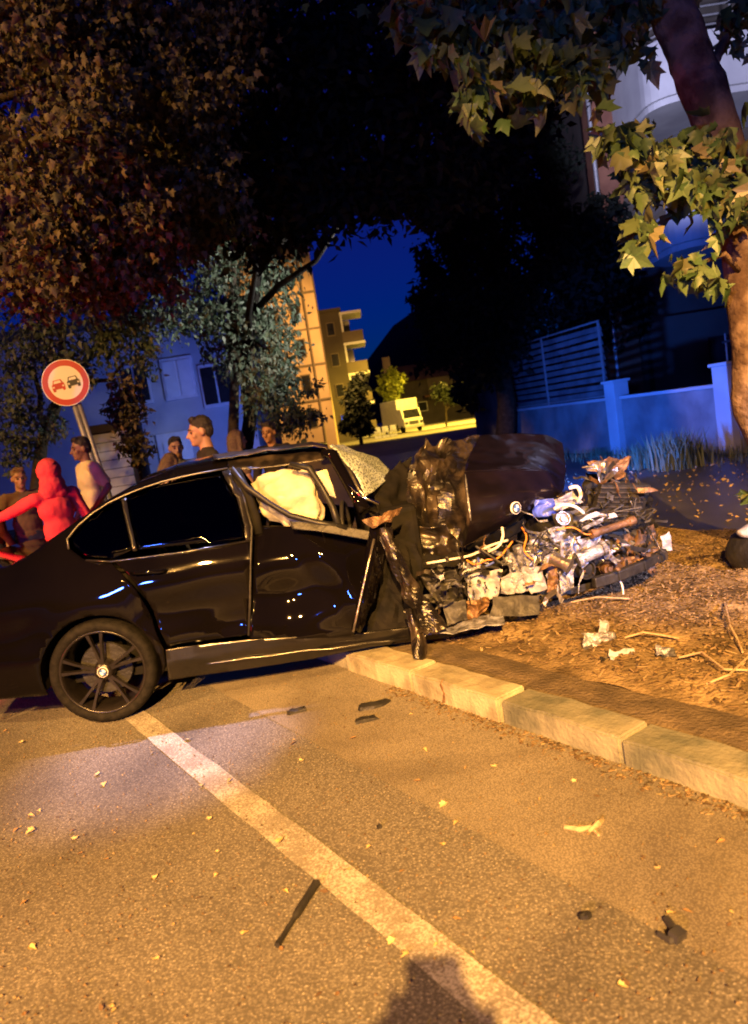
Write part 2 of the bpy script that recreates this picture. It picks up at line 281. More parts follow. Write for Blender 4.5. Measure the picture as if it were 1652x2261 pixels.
class MB:
    def __init__(s): s.v = []; s.f = []
    def add(s, vs, fs):
        o = len(s.v); s.v.extend([tuple(v) for v in vs]); s.f.extend([tuple(i + o for i in f) for f in fs]); return s
    def box(s, c, size, rot=None, bevel=0.0):
        hx, hy, hz = [k / 2 for k in size]; c = Vector(c)
        vs = [Vector((x, y, z)) for x in (-hx, hx) for y in (-hy, hy) for z in (-hz, hz)]
        if rot is not None:
            m = rot if isinstance(rot, Matrix) else Euler(rot).to_matrix(); vs = [m @ v for v in vs]
        return s.add([v + c for v in vs], [(0, 1, 3, 2), (4, 6, 7, 5), (0, 4, 5, 1), (2, 3, 7, 6), (0, 2, 6, 4), (1, 5, 7, 3)])
    def tube(s, pts, rad, n=8, cap=True):
        pts = [Vector(p) for p in pts]
        if not hasattr(rad, '__len__'): rad = [rad] * len(pts)
        rings = []; up = None
        for i, p in enumerate(pts):
            d = (pts[min(i + 1, len(pts) - 1)] - pts[max(i - 1, 0)]).normalized()
            if up is None:
                a = Vector((0, 0, 1)) if abs(d.z) < 0.9 else Vector((1, 0, 0)); up = (a - d * a.dot(d)).normalized()
            else:
                up = (up - d * up.dot(d)).normalized()
            b = d.cross(up)
            rings.append([p + (up * math.cos(2 * math.pi * k / n) + b * math.sin(2 * math.pi * k / n)) * rad[i] for k in range(n)])
        vs = [v for r_ in rings for v in r_]; fs = []
        for i in range(len(pts) - 1):
            for k in range(n):
                fs.append((i * n + k, i * n + (k + 1) % n, (i + 1) * n + (k + 1) % n, (i + 1) * n + k))
        if cap: fs.append(tuple(range(n))[::-1]); fs.append(tuple((len(pts) - 1) * n + k for k in range(n)))
        return s.add(vs, fs)
    def capsule(s, a, b, ra, rb, n=12, sq=None):
        a, b = Vector(a), Vector(b); d = b - a; L = d.length
        d = d.normalized() if L > 1e-6 else Vector((0, 0, 1)); pts = []; rad = []
        for k in range(5): t = math.pi / 2 * (1 - k / 4.0); pts.append(a - d * ra * math.sin(t)); rad.append(max(ra * math.cos(t), ra * 0.02))
        for k in range(5): t = math.pi / 2 * k / 4.0; pts.append(b + d * rb * math.sin(t)); rad.append(max(rb * math.cos(t), rb * 0.02))
        if L < 1e-6: pts.pop(5); rad.pop(5)
        return s.tube(pts, rad, n)
    def ellipsoid(s, c, r, rot=None, nu=16, nv=10):
        c = Vector(c); vs = [Vector((0, 0, -1))]; fs = []
        for j in range(1, nv):
            ph = -math.pi / 2 + math.pi * j / nv
            for i in range(nu): th = 2 * math.pi * i / nu; vs.append(Vector((math.cos(ph) * math.cos(th), math.cos(ph) * math.sin(th), math.sin(ph))))
        vs.append(Vector((0, 0, 1))); top = len(vs) - 1
        for i in range(nu):
            fs.append((0, 1 + (i + 1) % nu, 1 + i)); fs.append((top, top - nu + i, top - nu + (i + 1) % nu))
            for j in range(nv - 2):
                a = 1 + j * nu; fs.append((a + i, a + (i + 1) % nu, a + nu + (i + 1) % nu, a + nu + i))
        vs = [Vector((v.x * r[0], v.y * r[1], v.z * r[2])) for v in vs]
        if rot is not None: mm = Euler(rot).to_matrix(); vs = [mm @ v for v in vs]
        return s.add([v + c for v in vs], fs)
    def lathe(s, prof, c, axis='y', n=32, M3=None):
        # prof: (r, h) pairs, turned round the axis through c
        vs = []; c = Vector(c)
        for (r_, h) in prof:
            for k in range(n):
                a = 2 * math.pi * k / n; x, z = r_ * math.cos(a), r_ * math.sin(a)
                v = Vector((x, h, z)) if axis == 'y' else Vector((x, z, h))
                if M3 is not None: v = M3 @ v
                vs.append(c + v)
        fs = []
        for i in range(len(prof) - 1):
            for k in range(n): fs.append((i * n + k, i * n + (k + 1) % n, (i + 1) * n + (k + 1) % n, (i + 1) * n + k))
        return s.add(vs, fs)
    def prism(s, poly, off):
        n = len(poly); a = [Vector(p) for p in poly]; off = Vector(off)
        return s.add(a + [p + off for p in a], [tuple(range(n)), tuple(range(2 * n - 1, n - 1, -1))] + [(i, i + n, (i + 1) % n + n, (i + 1) % n) for i in range(n)])
    def grid(s, rows):
        nr, nc = len(rows), len(rows[0])
        return s.add([p for r_ in rows for p in r_], [(i * nc + j, i * nc + j + 1, (i + 1) * nc + j + 1, (i + 1) * nc + j) for i in range(nr - 1) for j in range(nc - 1)])
    def build(s, name, material, parent=None, smooth=False, solid=0.0, bevel=0.0, loc=None, autosmooth=None):
        me = bpy.data.meshes.new(name)
        if parent is not None: base = root_loc(parent)
        elif loc is not None: base = Vector(loc)
        else: base = Vector((0, 0, 0))
        me.from_pydata([(v[0] - base.x, v[1] - base.y, v[2] - base.z) for v in s.v], [], s.f)
        me.materials.append(M[material] if isinstance(material, str) else material)
        if smooth: me.polygons.foreach_set('use_smooth', [True] * len(me.polygons))
        o = bpy.data.objects.new(name, me); C.objects.link(o)
        if parent is not None: o.parent = parent
        elif loc is not None: o.location = loc
        if bevel:
            b = o.modifiers.new('bevel', 'BEVEL'); b.width = bevel; b.segments = 2; b.limit_method = 'ANGLE'
        if solid:
            b = o.modifiers.new('thick', 'SOLIDIFY'); b.thickness = solid; b.offset = 0
        return o

def struct(o): o['kind'] = 'structure'; return o

def fast_mesh(name, V, F, material, parent=None, smooth=False):
    """V: (n,3) array, F: list of equal-length face index arrays"""
    base = root_loc(parent) if parent is not None else Vector((0, 0, 0))
    V = V - np.array(base); me = bpy.data.meshes.new(name)
    n, k = F.shape
    me.vertices.add(len(V)); me.vertices.foreach_set('co', V.astype(np.float32).ravel())
    me.loops.add(n * k); me.loops.foreach_set('vertex_index', F.astype(np.int32).ravel())
    me.polygons.add(n); me.polygons.foreach_set('loop_start', np.arange(0, n * k, k, dtype=np.int32))
    me.update(calc_edges=True); me.validate()
    me.materials.append(M[material])
    o = bpy.data.objects.new(name, me); C.objects.link(o)
    if parent is not None: o.parent = parent
    return o

# leaf outlines: palmate plane-tree leaf, and a plain folded leaf
def palmate():
    pts = [(0, 0), (0.17, 0.01), (0.43, 0.10), (0.31, 0.25), (0.50, 0.53), (0.26, 0.50), (0.17, 0.68), (0.02, 1.0), (-0.18, 0.64), (-0.28, 0.48), (-0.47, 0.56), (-0.33, 0.27), (-0.45, 0.07), (-0.17, 0.02)]
    V = np.array([(x, y, -0.55 * abs(x) ** 1.2 - 0.25 * y * y + 0.05 * math.sin(9 * x + 5 * y)) for x, y in pts] + [(0, 0.30, 0.02)]); k = len(pts)
    F = np.array([(i, (i + 1) % k, k) for i in range(k)]); return V, F
def simple_leaf():
    V = np.array([(0, 0, 0), (0.26, 0.35, 0.07), (0.0, 1.0, -0.08), (-0.26, 0.35, 0.07)]); F = np.array([(0, 1, 2), (0, 2, 3)]); return V, F
def rand_rots(n, droop=0.5):
    # leaf y axis = growth direction, mostly outwards and hanging
    a = rng.uniform(0, 2 * np.pi, n); e = rng.normal(-droop, 0.55, n)
    y = np.stack([np.cos(a) * np.cos(e), np.sin(a) * np.cos(e), np.sin(e)], 1)
    r = rng.normal(size=(n, 3)); x = np.cross(y, r); x /= np.linalg.norm(x, axis=1)[:, None] + 1e-9
    z = np.cross(x, y); return np.stack([x, y, z], 2)
def leaves(name, pts, size, shape, material, parent, droop=0.5):
    V0, F0 = shape; n = len(pts)
    Rm = rand_rots(n, droop); sc = size * rng.uniform(0.40, 1.30, n)
    V = np.einsum('nij,kj->nki', Rm, V0) * sc[:, None, None] + pts[:, None, :]
    F = (F0[None] + (np.arange(n) * len(V0))[:, None, None]).reshape(-1, F0.shape[1])
    return fast_mesh(name, V.reshape(-1, 3), F, material, parent)
def clump_points(clumps, per=1.0, sub=26):
    out = []
    for (c, r, n) in clumps:
        c = np.array(c); r = np.array(r if hasattr(r, '__len__') else (r, r, r)); k = max(2, int(n * per / sub))
        d = rng.normal(size=(k, 3)); d /= np.linalg.norm(d, axis=1)[:, None]
        cc = c + d * (rng.uniform(0.15, 1, k) ** 0.5)[:, None] * r
        p = cc[rng.integers(0, k, int(n * per))] + rng.normal(size=(int(n * per), 3)) * (0.13 * r + 0.03)
        out.append(p)
    return np.concatenate(out)
def pxclump(x, y, rpx, Y, n, deep=1.0):
    r = rpx * Y / FPX
    return (P(x, y, Y), (r, r * deep, r), n)

# =================================================================== SETTING
RD = Vector((0.559, -0.829, 0)); RN = Vector((0.829, 0.559, 0))          # road direction, and the way across it to the kerb
def rn(t, n, z=0.0): return RD * t + RN * n + Vector((0, 0, z))
# ground
b = MB(); b.add([(-900, -300, -0.012), (900, -300, -0.012), (900, 1800, -0.012), (-900, 1800, -0.012)], [(0, 1, 2, 3)])
struct(b.build('ground', 'side'))
b = MB(); b.add([rn(-60, -9), rn(40, -9), rn(40, 1.63), rn(-60, 1.63)], [(0, 1, 2, 3)])
struct(b.build('road', 'road'))
b = MB(); N = 60
lo = [rn(-60 + 100 * i / N, 1.615 + 0.012 * math.sin(i * 2.3) + random.uniform(-.006, .006), 0.004) for i in range(N + 1)]; hi_ = [rn(-60 + 100 * i / N, 2.36, 0.008) for i in range(N + 1)]
b.grid([lo, hi_]); struct(b.build('gutter', 'gutter'))
b = MB(); rows = [[], []]
for i in range(240):
    t = -25 + i * 0.14
    rows[0].append(rn(t, 1.03 + random.uniform(-.005, .005), 0.005)); rows[1].append(rn(t, 1.165 + random.uniform(-.005, .005), 0.005))
b.grid(rows); struct(b.build('lane_marking', 'paint'))

# kerb of separate stones
kerb = bpy.data.objects.new('kerb', None); C.objects.link(kerb); struct(kerb)
def kerb_stone_mesh(L, seed):
    rnd = random.Random(seed); bm = bmesh.new(); bmesh.ops.create_cube(bm, size=1.0)
    for v in bm.verts: v.co = Vector((v.co.x * (L - 0.012), v.co.y * 0.20, v.co.z * 0.20))
    bmesh.ops.bevel(bm, geom=[e for e in bm.edges], offset=0.009, segments=2, affect='EDGES')
    bmesh.ops.subdivide_edges(bm, edges=[e for e in bm.edges if e.calc_length() > 0.3], cuts=9)
    for v in bm.verts: v.co += Vector((0, 1, 1)) * 0.008 * noise.noise(v.co * 7 + Vector((seed * 3.1, 0, 0)))
    me = bpy.data.meshes.new('kerb_stone'); bm.to_mesh(me); bm.free()
    me.polygons.foreach_set('use_smooth', [False] * len(me.polygons)); return me
ka = kerb_stone_mesh(0.70, 1); kb = kerb_stone_mesh(0.70, 2); kc = kerb_stone_mesh(0.70, 3)
ang = math.atan2(RD.y, RD.x)
t0 = G(1110, 1600).dot(RD)                                            # the joint where the pale stone ends
for me, mm in ((ka, 'kerb_a'), (kb, 'kerb_b'), (kc, 'kerb_b')): me.materials.append(M[mm])
for i in range(-14, 12):
    o = bpy.data.objects.new('kerb_stone', ka if i < 0 and i > -3 else (kb if i % 2 else kc)); C.objects.link(o); o.parent = kerb
    dz, dn = (0.012, -0.012) if i in (-1, -2) else (random.uniform(-.006, .006), random.uniform(-.006, .006))
    o.location = rn(t0 + (i + 0.5) * 0.70, 2.43 + dn, 0.025 + dz); o.rotation_euler = (0, random.uniform(-.006, .006), ang + random.uniform(-.008, .008))

# planting strip of bark and soil behind the kerb
def soil_h(t, n):
    p = Vector((t, n, 0)); e = min(1.0, max(0.0, (n - 2.6) / 0.5))
    return 0.088 + e * (0.05 * noise.noise(p * 1.3) + 0.035 * noise.noise(p * 3.7) + 0.05) + 0.010 * noise.noise(p * 15) - 0.10 * max(0, (n - 5.6)) * e
b = MB(); rows = []
for i in range(161):
    t = -7.5 + i * 0.075
    rows.append([rn(t, n, soil_h(t, n)) for n in np.arange(2.79, 6.41, 0.075)])
b.grid(rows); struct(b.build('planting_strip', 'soil', smooth=True))
b = MB(); rows = [[], [], []]                                          # flat edging course between kerb and planting
for i in range(140):
    t = -9 + i * 0.12; rows[0].append(rn(t, 2.525, 0.112)); rows[1].append(rn(t, 2.66, 0.118 + random.uniform(-.002, .002))); rows[2].append(rn(t, 2.82 + random.uniform(-.01, .01), 0.106))
b.grid(rows); struct(b.build('edging_strip', 'edging'))
def far_strip(t0_, t1_, name):
    bb = MB(); bb.grid([[rn(t0_, 2.5, 0.085), rn(t0_, 6.4, 0.03)], [rn(t1_, 2.5, 0.085), rn(t1_, 6.4, 0.03)]]); struct(bb.build(name, 'soil'))
far_strip(-30, -7.5, 'planting_strip'); far_strip(4.5, 20, 'planting_strip')
# bark chips
n = 34000; tt = rng.uniform(-5.5, 1.2, n); nn = 2.84 + (rng.uniform(0, 1, n) ** 0.8) * 3.5
zz = np.array([soil_h(a, c) for a, c in zip(tt, nn)])
pts = np.outer(tt, np.array(RD)) + np.outer(nn, np.array(RN)); pts[:, 2] = zz + 0.006
V0 = np.array([(-.5, -.5, 0), (.5, -.35, .05), (.42, .5, .0), (-.5, .4, .08), (-.4, -.4, .22), (.4, -.3, .25), (.35, .4, .2), (-.42, .35, .27)]); F0 = np.array([(4, 5, 6, 7), (0, 1, 5, 4), (1, 2, 6, 5), (2, 3, 7, 6), (3, 0, 4, 7)])
a = rng.uniform(0, 6.28, n); tl = rng.normal(0, 0.28, n); Rz = np.zeros((n, 3, 3))
Rz[:, 0, 0] = np.cos(a); Rz[:, 0, 1] = -np.sin(a); Rz[:, 1, 0] = np.sin(a) ; Rz[:, 1, 1] = np.cos(a); Rz[:, 2, 0] = tl; Rz[:, 2, 2] = 1
sc = np.stack([0.010 + 0.055 * rng.uniform(0, 1, n) ** 2.2, rng.uniform(0.006, 0.018, n), rng.uniform(0.008, 0.028, n)], 1)
V = np.einsum('nij,nkj->nki', Rz, V0[None] * sc[:, None, :]) + pts[:, None, :]
F = (F0[None] + (np.arange(n) * 8)[:, None, None]).reshape(-1, 4)
tag(fast_mesh('bark_mulch', V.reshape(-1, 3), F, 'chip'), 'brown bark mulch and litter covering the strip behind the kerb', 'mulch', kind='stuff')

# far street under the sodium lamps, and the hill
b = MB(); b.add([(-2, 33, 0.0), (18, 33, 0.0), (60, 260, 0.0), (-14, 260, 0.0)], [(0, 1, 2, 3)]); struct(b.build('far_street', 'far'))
b = MB(); rows = []
for i in range(25):
    x = -260 + i * 25.0
    hgt = 92 * math.exp(-((x - 88) / 95.0) ** 2) + 14 * noise.noise(Vector((x * 0.012, 0, 0)))
    rows.append([(x, 420, -2), (x, 520, hgt * 0.6), (x, 640, hgt), (x, 800, hgt * 0.5)])
b.grid(rows); struct(b.build('hill', 'hill', smooth=True))

# =================================================================== CRASHED CAR
CR = R(4.0); CP0 = Vector((-1.82, 4.32, 0)); CD = Vector((math.cos(CR), math.sin(CR), 0)); CI = Vector((-math.sin(CR), math.cos(CR), 0))
CW = 1.80                                                             # body width
def car(s, t, z): return CP0 + CD * s + CI * t + Vector((0, 0, z))
def side_in(s, z):
    """how far the body side lies inside the widest line at station s, height z"""
    if z < 0.30: t = 0.02 + (0.30 - z) * 0.35
    elif z < 0.62: t = 0.02 + 0.012 * math.cos((z - 0.30) / 0.32 * math.pi * 2) - 0.012
    elif z < 0.74: t = 0.02 - 0.11 * (z - 0.62)
    elif z < 0.86: t = 0.0068 - 0.11 * (z - 0.74) + 1.875 * (z - 0.74) ** 2
    elif z < 1.02: t = 0.0206 + (z - 0.86) * 0.34
    else: t = 0.075 + (z - 1.02) * 0.60 + max(0, z - 1.36) * 0.9
    if s < -0.35: t += 0.30 * (-0.35 - s) ** 2
    r_ = math.hypot(s - 0.06, z - 0.325)
    if r_ < 0.50: t -= 0.022 * max(0, 1 - abs(r_ - 0.37) / 0.13)
    return t
def on_side(x, y, extra=0.0):
    t = 0.05
    Rr = Vector(ray(x, y)); n = Vector((math.sin(CR), -math.cos(CR), 0))
    for _ in range(7):
        q = CP0 + CI * (t + extra); k = (q.dot(n)) / Rr.dot(n); p = Vector(CPOS) + Rr * k
        s, z = (p - CP0).dot(CD), p.z; t = side_in(s, z)
    return (s, z)
def clip_poly(poly, axis, val, keep_gt):
    out = []
    for i in range(len(poly)):
        a_, b_ = poly[i], poly[(i + 1) % len(poly)]
        ia = (a_[axis] >= val) if keep_gt else (a_[axis] <= val); ib = (b_[axis] >= val) if keep_gt else (b_[axis] <= val)
        if ia: out.append(a_)
        if ia != ib:
            k = (val - a_[axis]) / (b_[axis] - a_[axis]); out.append((a_[0] + k * (b_[0] - a_[0]), a_[1] + k * (b_[1] - a_[1])))
    return out
def side_panel(name, poly, material, parent, fn=None, step=0.045, solid=0.006, mirror=False, inset=0.0):
    """a panel of the body side cut to the outline poly (s, z)"""
    xs = [p[0] for p in poly]; zs = [p[1] for p in poly]; idx = {}; vs = []; fs = []
    i0, i1 = math.floor(min(xs) / step), math.ceil(max(xs) / step); j0, j1 = math.floor(min(zs) / step), math.ceil(max(zs) / step)
    for i in range(i0, i1):
        col = clip_poly(clip_poly(poly, 0, i * step, True), 0, (i + 1) * step, False)
        if len(col) < 3: continue
        for j in range(j0, j1):
            c = clip_poly(clip_poly(col, 1, j * step, True), 1, (j + 1) * step, False)
            if len(c) < 3: continue
            f = []
            for (s, z) in c:
                k = (round(s, 4), round(z, 4))
                if k not in idx:
                    t = side_in(s, z) + inset + (fn(s, z) if fn else 0.0)
                    idx[k] = len(vs); vs.append(car(s, CW - t if mirror else t, z))
                if not f or f[-1] != idx[k]: f.append(idx[k])
            if len(f) > 2 and f[0] == f[-1]: f.pop()
            if len(set(f)) >= 3: fs.append(tuple(f) if not mirror else tuple(f[::-1]))
    mb = MB(); mb.add(vs, fs); return mb.build(name, material, parent, smooth=True, solid=solid)

def crumple(name, rows, material, parent, sub=6, amp=0.03, freq=6.0, seed=0, weight=None, solid=0.004, flat=False, aniso=(1, 1, 1)):
    """torn and creased sheet through a grid of control points"""
    rows = [[Vector(p) for p in r_] for r_ in rows]
    def cr_(p, t):
        n_ = len(p) - 1; i = min(int(t), n_ - 1); f = t - i
        p0, p1, p2, p3 = p[max(i - 1, 0)], p[i], p[i + 1], p[min(i + 2, n_)]
        return 0.5 * ((2 * p1) + (p2 - p0) * f + (2 * p0 - 5 * p1 + 4 * p2 - p3) * f * f + (3 * p1 - p0 - 3 * p2 + p3) * f ** 3)
    nr, nc = (len(rows) - 1) * sub + 1, (len(rows[0]) - 1) * sub + 1; g = []
    cols = [[cr_(r_, j / sub) for j in range(nc)] for r_ in rows]
    for i in range(nr):
        g.append([cr_([cols[k][j] for k in range(len(rows))], i / sub) for j in range(nc)])
    out = []
    for i in range(nr):
        row = []
        for j in range(nc):
            p = g[i][j]; du = g[i][min(j + 1, nc - 1)] - g[i][max(j - 1, 0)]; dv = g[min(i + 1, nr - 1)][j] - g[max(i - 1, 0)][j]
            nrm = du.cross(dv); nrm = nrm.normalized() if nrm.length > 1e-9 else Vector((0, 0, 1))
            q = Vector((p.x * aniso[0], p.y * aniso[1], p.z * aniso[2])) * freq + Vector((seed * 7.3, seed * 3.1, seed))
            w = weight(i / (nr - 1), j / (nc - 1)) if weight else 1.0
            h = (abs(noise.noise(q)) * 1.6 - 0.4) + 0.6 * (abs(noise.noise(q * 2.3 + Vector((5, 1, 2)))) - 0.2)
            row.append(p + nrm * amp * w * h + Vector((noise.noise(q * 1.7), noise.noise(q * 1.7 + Vector((9, 0, 0))), noise.noise(q * 1.7 + Vector((0, 9, 0))))) * amp * 0.35 * w)
        out.append(row)
    mb = MB(); mb.grid(out); return mb.build(name, material, parent, smooth=not flat, solid=solid)

wreck = thing('crashed_car', tuple(car(0.06, 0.9, 0)), 'wrecked black saloon car with its front end torn open over the kerb', 'car')
def tr(*pts): return [on_side(x, y) for x, y in pts]
arch = [(0.06 + 0.352 * math.cos(R(k)), 0.325 + 0.352 * math.sin(R(k))) for k in range(-14, 195, 8)]
rail = tr((172, 1150), (235, 1107), (306, 1068), (383, 1040), (460, 1023), (503, 1016))
trunk_side = [(-1.02, 1.00), (-0.80, 1.035)] + tr((0, 1262), (50, 1238), (105, 1197))
dlo_top = tr((503, 1036), (434, 1047), (357, 1065), (280, 1093), (204, 1134), (152, 1188))
quarter = trunk_side + rail + dlo_top + tr((154, 1212), (190, 1238), (246, 1243), (268, 1266), (300, 1303), (328, 1348), (343, 1392), (361, 1432), (366, 1468)) + arch + [(-0.32, 0.24), (-1.02, 0.28)]
side_panel('quarter_panel', quarter, 'paintblack', wreck)
rear_door = tr((254, 1241), (551, 1197), (552, 1240), (549, 1330), (545, 1403), (372, 1426), (352, 1390), (337, 1345), (309, 1300), (277, 1262))
c1, c2 = on_side(520, 1385), on_side(480, 1330)
def dent_rear(s, z):
    d = 0.045 * math.exp(-((s - c1[0]) / 0.16) ** 2 - ((z - c1[1] - 0.02) / 0.07) ** 2) + 0.018 * math.exp(-((s - c2[0]) / 0.2) ** 2 - ((z - c2[1]) / 0.12) ** 2)
    return d + 0.002 * noise.noise(Vector((s * 5, z * 5, 1)))
rd = side_panel('rear_door', rear_door, 'paintblack', wreck, dent_rear)
hp = on_side(330, 1262); mb = MB()
mb.tube([car(hp[0] - 0.10, side_in(*hp) - 0.012, hp[1] + 0.012), car(hp[0] - 0.07, side_in(*hp) - 0.035, hp[1] + 0.010), car(hp[0] + 0.07, side_in(*hp) - 0.035, hp[1] - 0.004), car(hp[0] + 0.10, side_in(*hp) - 0.012, hp[1] - 0.008)], 0.013, 10); mb.build('handle', 'paintblack', rd, smooth=True)
front_door = tr((560, 1168), (610, 1166), (700, 1166), (826, 1186), (822, 1225), (806, 1275), (792, 1345), (781, 1402), (660, 1410), (552, 1410), (556, 1330), (559, 1240))
f1, f2, f3 = on_side(690, 1200), on_side(775, 1290), on_side(640, 1340)
def dent_front(s, z):
    v = abs((s - f1[0]) - 0.62 * (f1[1] - z)) ; crease = 0.055 * max(0, 1 - v / 0.16)
    d = 0.05 * math.exp(-((s - f3[0]) / 0.18) ** 2 - ((z - f3[1]) / 0.16) ** 2)
    return 0.03 + d - crease + 0.20 * (z - 0.55) + 0.10 * max(0, s - f2[0] + 0.05) + 0.012 * abs(noise.noise(Vector((s * 3.1, z * 3.1, 4))))
fd = side_panel('front_door', front_door, 'paintblack', wreck, dent_front, step=0.03)
sill = tr((366, 1434), (546, 1412), (800, 1398), (1000, 1376), (1115, 1364), (1116, 1398), (960, 1412), (820, 1428), (700, 1452), (560, 1474), (372, 1502))
side_panel('sill', sill, 'glosstrim', wreck, lambda s, z: 0.012 * noise.noise(Vector((s * 6, z * 6, 8))) + 0.02 * max(0, s - 1.2), step=0.03, solid=0.012)
mb = MB()
a0, a1 = on_side(372, 1478), on_side(900, 1408)
mb.tube([car(a0[0] + (a1[0] - a0[0]) * k / 12, side_in(0.5, 0.2) - 0.012 + 0.008 * math.sin(k * 1.3), a0[1] + (a1[1] - a0[1]) * k / 12 + 0.004 * math.sin(k * 2.1)) for k in range(13)], 0.011, 8); mb.build('sill_trim', 'glosstrim', wreck, smooth=True)
# glass and trims
q_glass = tr((160, 1190), (204, 1140), (266, 1104), (274, 1138), (293, 1214), (246, 1235), (190, 1231), (162, 1210))
d_glass = tr((280, 1099), (357, 1070), (434, 1052), (486, 1043), (518, 1100), (536, 1160), (540, 1190), (304, 1214), (284, 1138))
side_panel('quarter_glass', q_glass, 'glass', wreck, solid=0.004, inset=0.012)
side_panel('door_glass', d_glass, 'glass', wreck, solid=0.004, inset=0.012)
b_trim = tr((490, 1042), (506, 1038), (535, 1090), (552, 1160), (553, 1194), (543, 1194), (540, 1160), (522, 1098))
side_panel('pillar_trim', b_trim, 'glosstrim', wreck, solid=0.01)
side_panel('glass_divider', tr((268, 1102), (279, 1099), (285, 1138), (303, 1216), (294, 1217), (275, 1138)), 'glosstrim', wreck, solid=0.01)
def strip(name, pts, r_, material, inset=-0.004):
    mb = MB(); mb.tube([car(s, side_in(s, z) + inset, z) for s, z in tr(*pts)], r_, 6); return mb.build(name, material, wreck, smooth=True)
strip('window_trim', [(152, 1212), (149, 1190), (170, 1163), (204, 1133), (240, 1110), (280, 1091), (320, 1076), (357, 1064), (400, 1053), (434, 1046), (503, 1034)], 0.006, 'dull_trim')
strip('belt_trim', [(190, 1237), (246, 1240), (400, 1220), (551, 1194)], 0.007, 'glosstrim')
strip('door_seal', [(505, 1036), (538, 1100), (556, 1165), (553, 1240), (552, 1330), (549, 1404)], 0.008, 'blackplastic', 0.004)
# roof rail in front of the middle pillar, pillars and bent window frame
side_panel('roof_rail', tr((503, 1016), (600, 1003), (690, 993), (728, 993), (722, 1014), (660, 1024), (560, 1036), (506, 1037)), 'crushed', wreck, lambda s, z: 0.012 * noise.noise(Vector((s * 9, z * 9, 1))), step=0.03)
def bar(name, pts, r_, material, parent=wreck, n=8):
    mb = MB(); mb.tube([P(*p) for p in pts], r_, n); return mb.build(name, material, parent, smooth=True)
bar('windscreen_pillar', [(712, 1000, 4.70), (735, 1004, 4.68), (760, 1050, 4.64), (786, 1098, 4.58), (806, 1128, 4.52)], [0.03, 0.04, 0.036, 0.036, 0.045], 'paintblack')
bar('window_frame', [(640, 1024, 4.62), (684, 1034, 4.60), (712, 1078, 4.56), (735, 1120, 4.52), (748, 1162, 4.46)], [0.014, 0.022, 0.02, 0.022, 0.026], 'trim')
bar('window_frame', [(512, 1034, 4.62), (545, 1076, 4.58), (596, 1112, 4.54), (640, 1138, 4.50), (700, 1154, 4.46), (768, 1166, 4.44)], [0.016, 0.02, 0.018, 0.02, 0.022, 0.02], 'trim')
bar('middle_pillar', [(520, 1038, 4.70), (545, 1090, 4.66), (562, 1140, 4.62), (570, 1180, 4.58)], 0.035, 'interior')
bar('window_frame', [(764, 1022, 4.75), (790, 1078, 4.68), (812, 1105, 4.6)], 0.012, 'steel')
crumple('door_top', [[P(640, 1150, 4.46), P(720, 1158, 4.44), P(838, 1176, 4.42)], [P(646, 1168, 4.44), P(720, 1176, 4.42), P(834, 1196, 4.40)]], 'blackplastic', wreck, 6, 0.012, 9, 3)
# upper surfaces lofted from side to side
def loft(name, pts, material, crown, raise_=0.0, n=14):
    mb = MB(); rows = []
    for (s, z) in pts:
        t0_ = side_in(s, z); rows.append([car(s, t0_ + (CW - 2 * t0_) * k / n, z + raise_ + crown * (1 - (2 * k / n - 1) ** 2)) for k in range(n + 1)])
    mb.grid(rows); return mb.build(name, material, wreck, smooth=True, solid=0.006)
loft('trunk_lid', [(-1.02, 1.00), (-0.80, 1.035)] + trunk_side[2:] + rail[:1], 'paintblack', 0.025)
loft('rear_window', rail[0:3], 'glass', 0.03)
roofpts = rail[2:] + tr((600, 1003), (690, 993), (726, 993))
loft('roof', roofpts, 'paintblack', 0.04)
crumple('roof_strip', [[P(470, 1006, 4.95), P(560, 993, 4.95), P(650, 982, 4.9), P(690, 977, 4.85), P(722, 986, 4.8)], [P(472, 1013, 4.75), P(560, 1000, 4.75), P(650, 988, 4.72), P(692, 985, 4.7), P(724, 993, 4.68)]], 'crushed', wreck, 6, 0.014, 8, 5)
# rear end
mb = MB(); rows = []
for z, so in ((0.28, 0.0), (0.4, -0.06), (0.62, -0.07), (0.70, -0.03), (0.9, -0.02), (1.0, 0.0)):
    t0_ = side_in(-1.02, z); rows.append([car(-1.02 + so - 0.09 * (1 - (2 * k / 12 - 1) ** 2), t0_ + (CW - 2 * t0_) * k / 12, z) for k in range(13)])
mb.grid(rows); mb.build('rear_bumper', 'paintblack', wreck, smooth=True, solid=0.008)
for k in (0, 1):
    mb = MB(); t_ = 0.20 if k == 0 else CW - 0.20; mb.box(car(-1.075, t_ + (0.06 if k == 0 else -0.06), 0.83), (0.06, 0.36, 0.13), (0, 0, CR)); mb.build('tail_light', 'taillight', wreck, bevel=0.02)
# far side of the body, floor and cabin
for nm, pl, mt in (('quarter_panel', quarter, 'paintblack'), ('rear_door', rear_door, 'paintblack'), ('front_door', front_door, 'paintblack'), ('sill', sill, 'glosstrim'), ('quarter_glass', q_glass, 'glass'), ('door_glass', d_glass, 'glass')):
    side_panel(nm, pl, mt, wreck, mirror=True, step=0.09)
mb = MB(); mb.box(car(0.75, 0.9, 0.24), (3.2, 1.50, 0.06), (0, R(2.2), CR)); mb.build('floor_pan', 'interior', wreck)
for s_, t_ in ((0.55, 0.9), (1.25, 0.5), (1.25, 1.3)):
    mb = MB(); wd = 1.25 if s_ < 1 else 0.5
    mb.box(car(s_ - 0.1, t_, 0.45), (0.5, wd, 0.2), (0, 0, CR)); mb.box(car(s_ - 0.36, t_, 0.78), (0.14, wd, 0.62), (0, R(-14), CR)); mb.build('seat', 'interior', wreck, bevel=0.05)
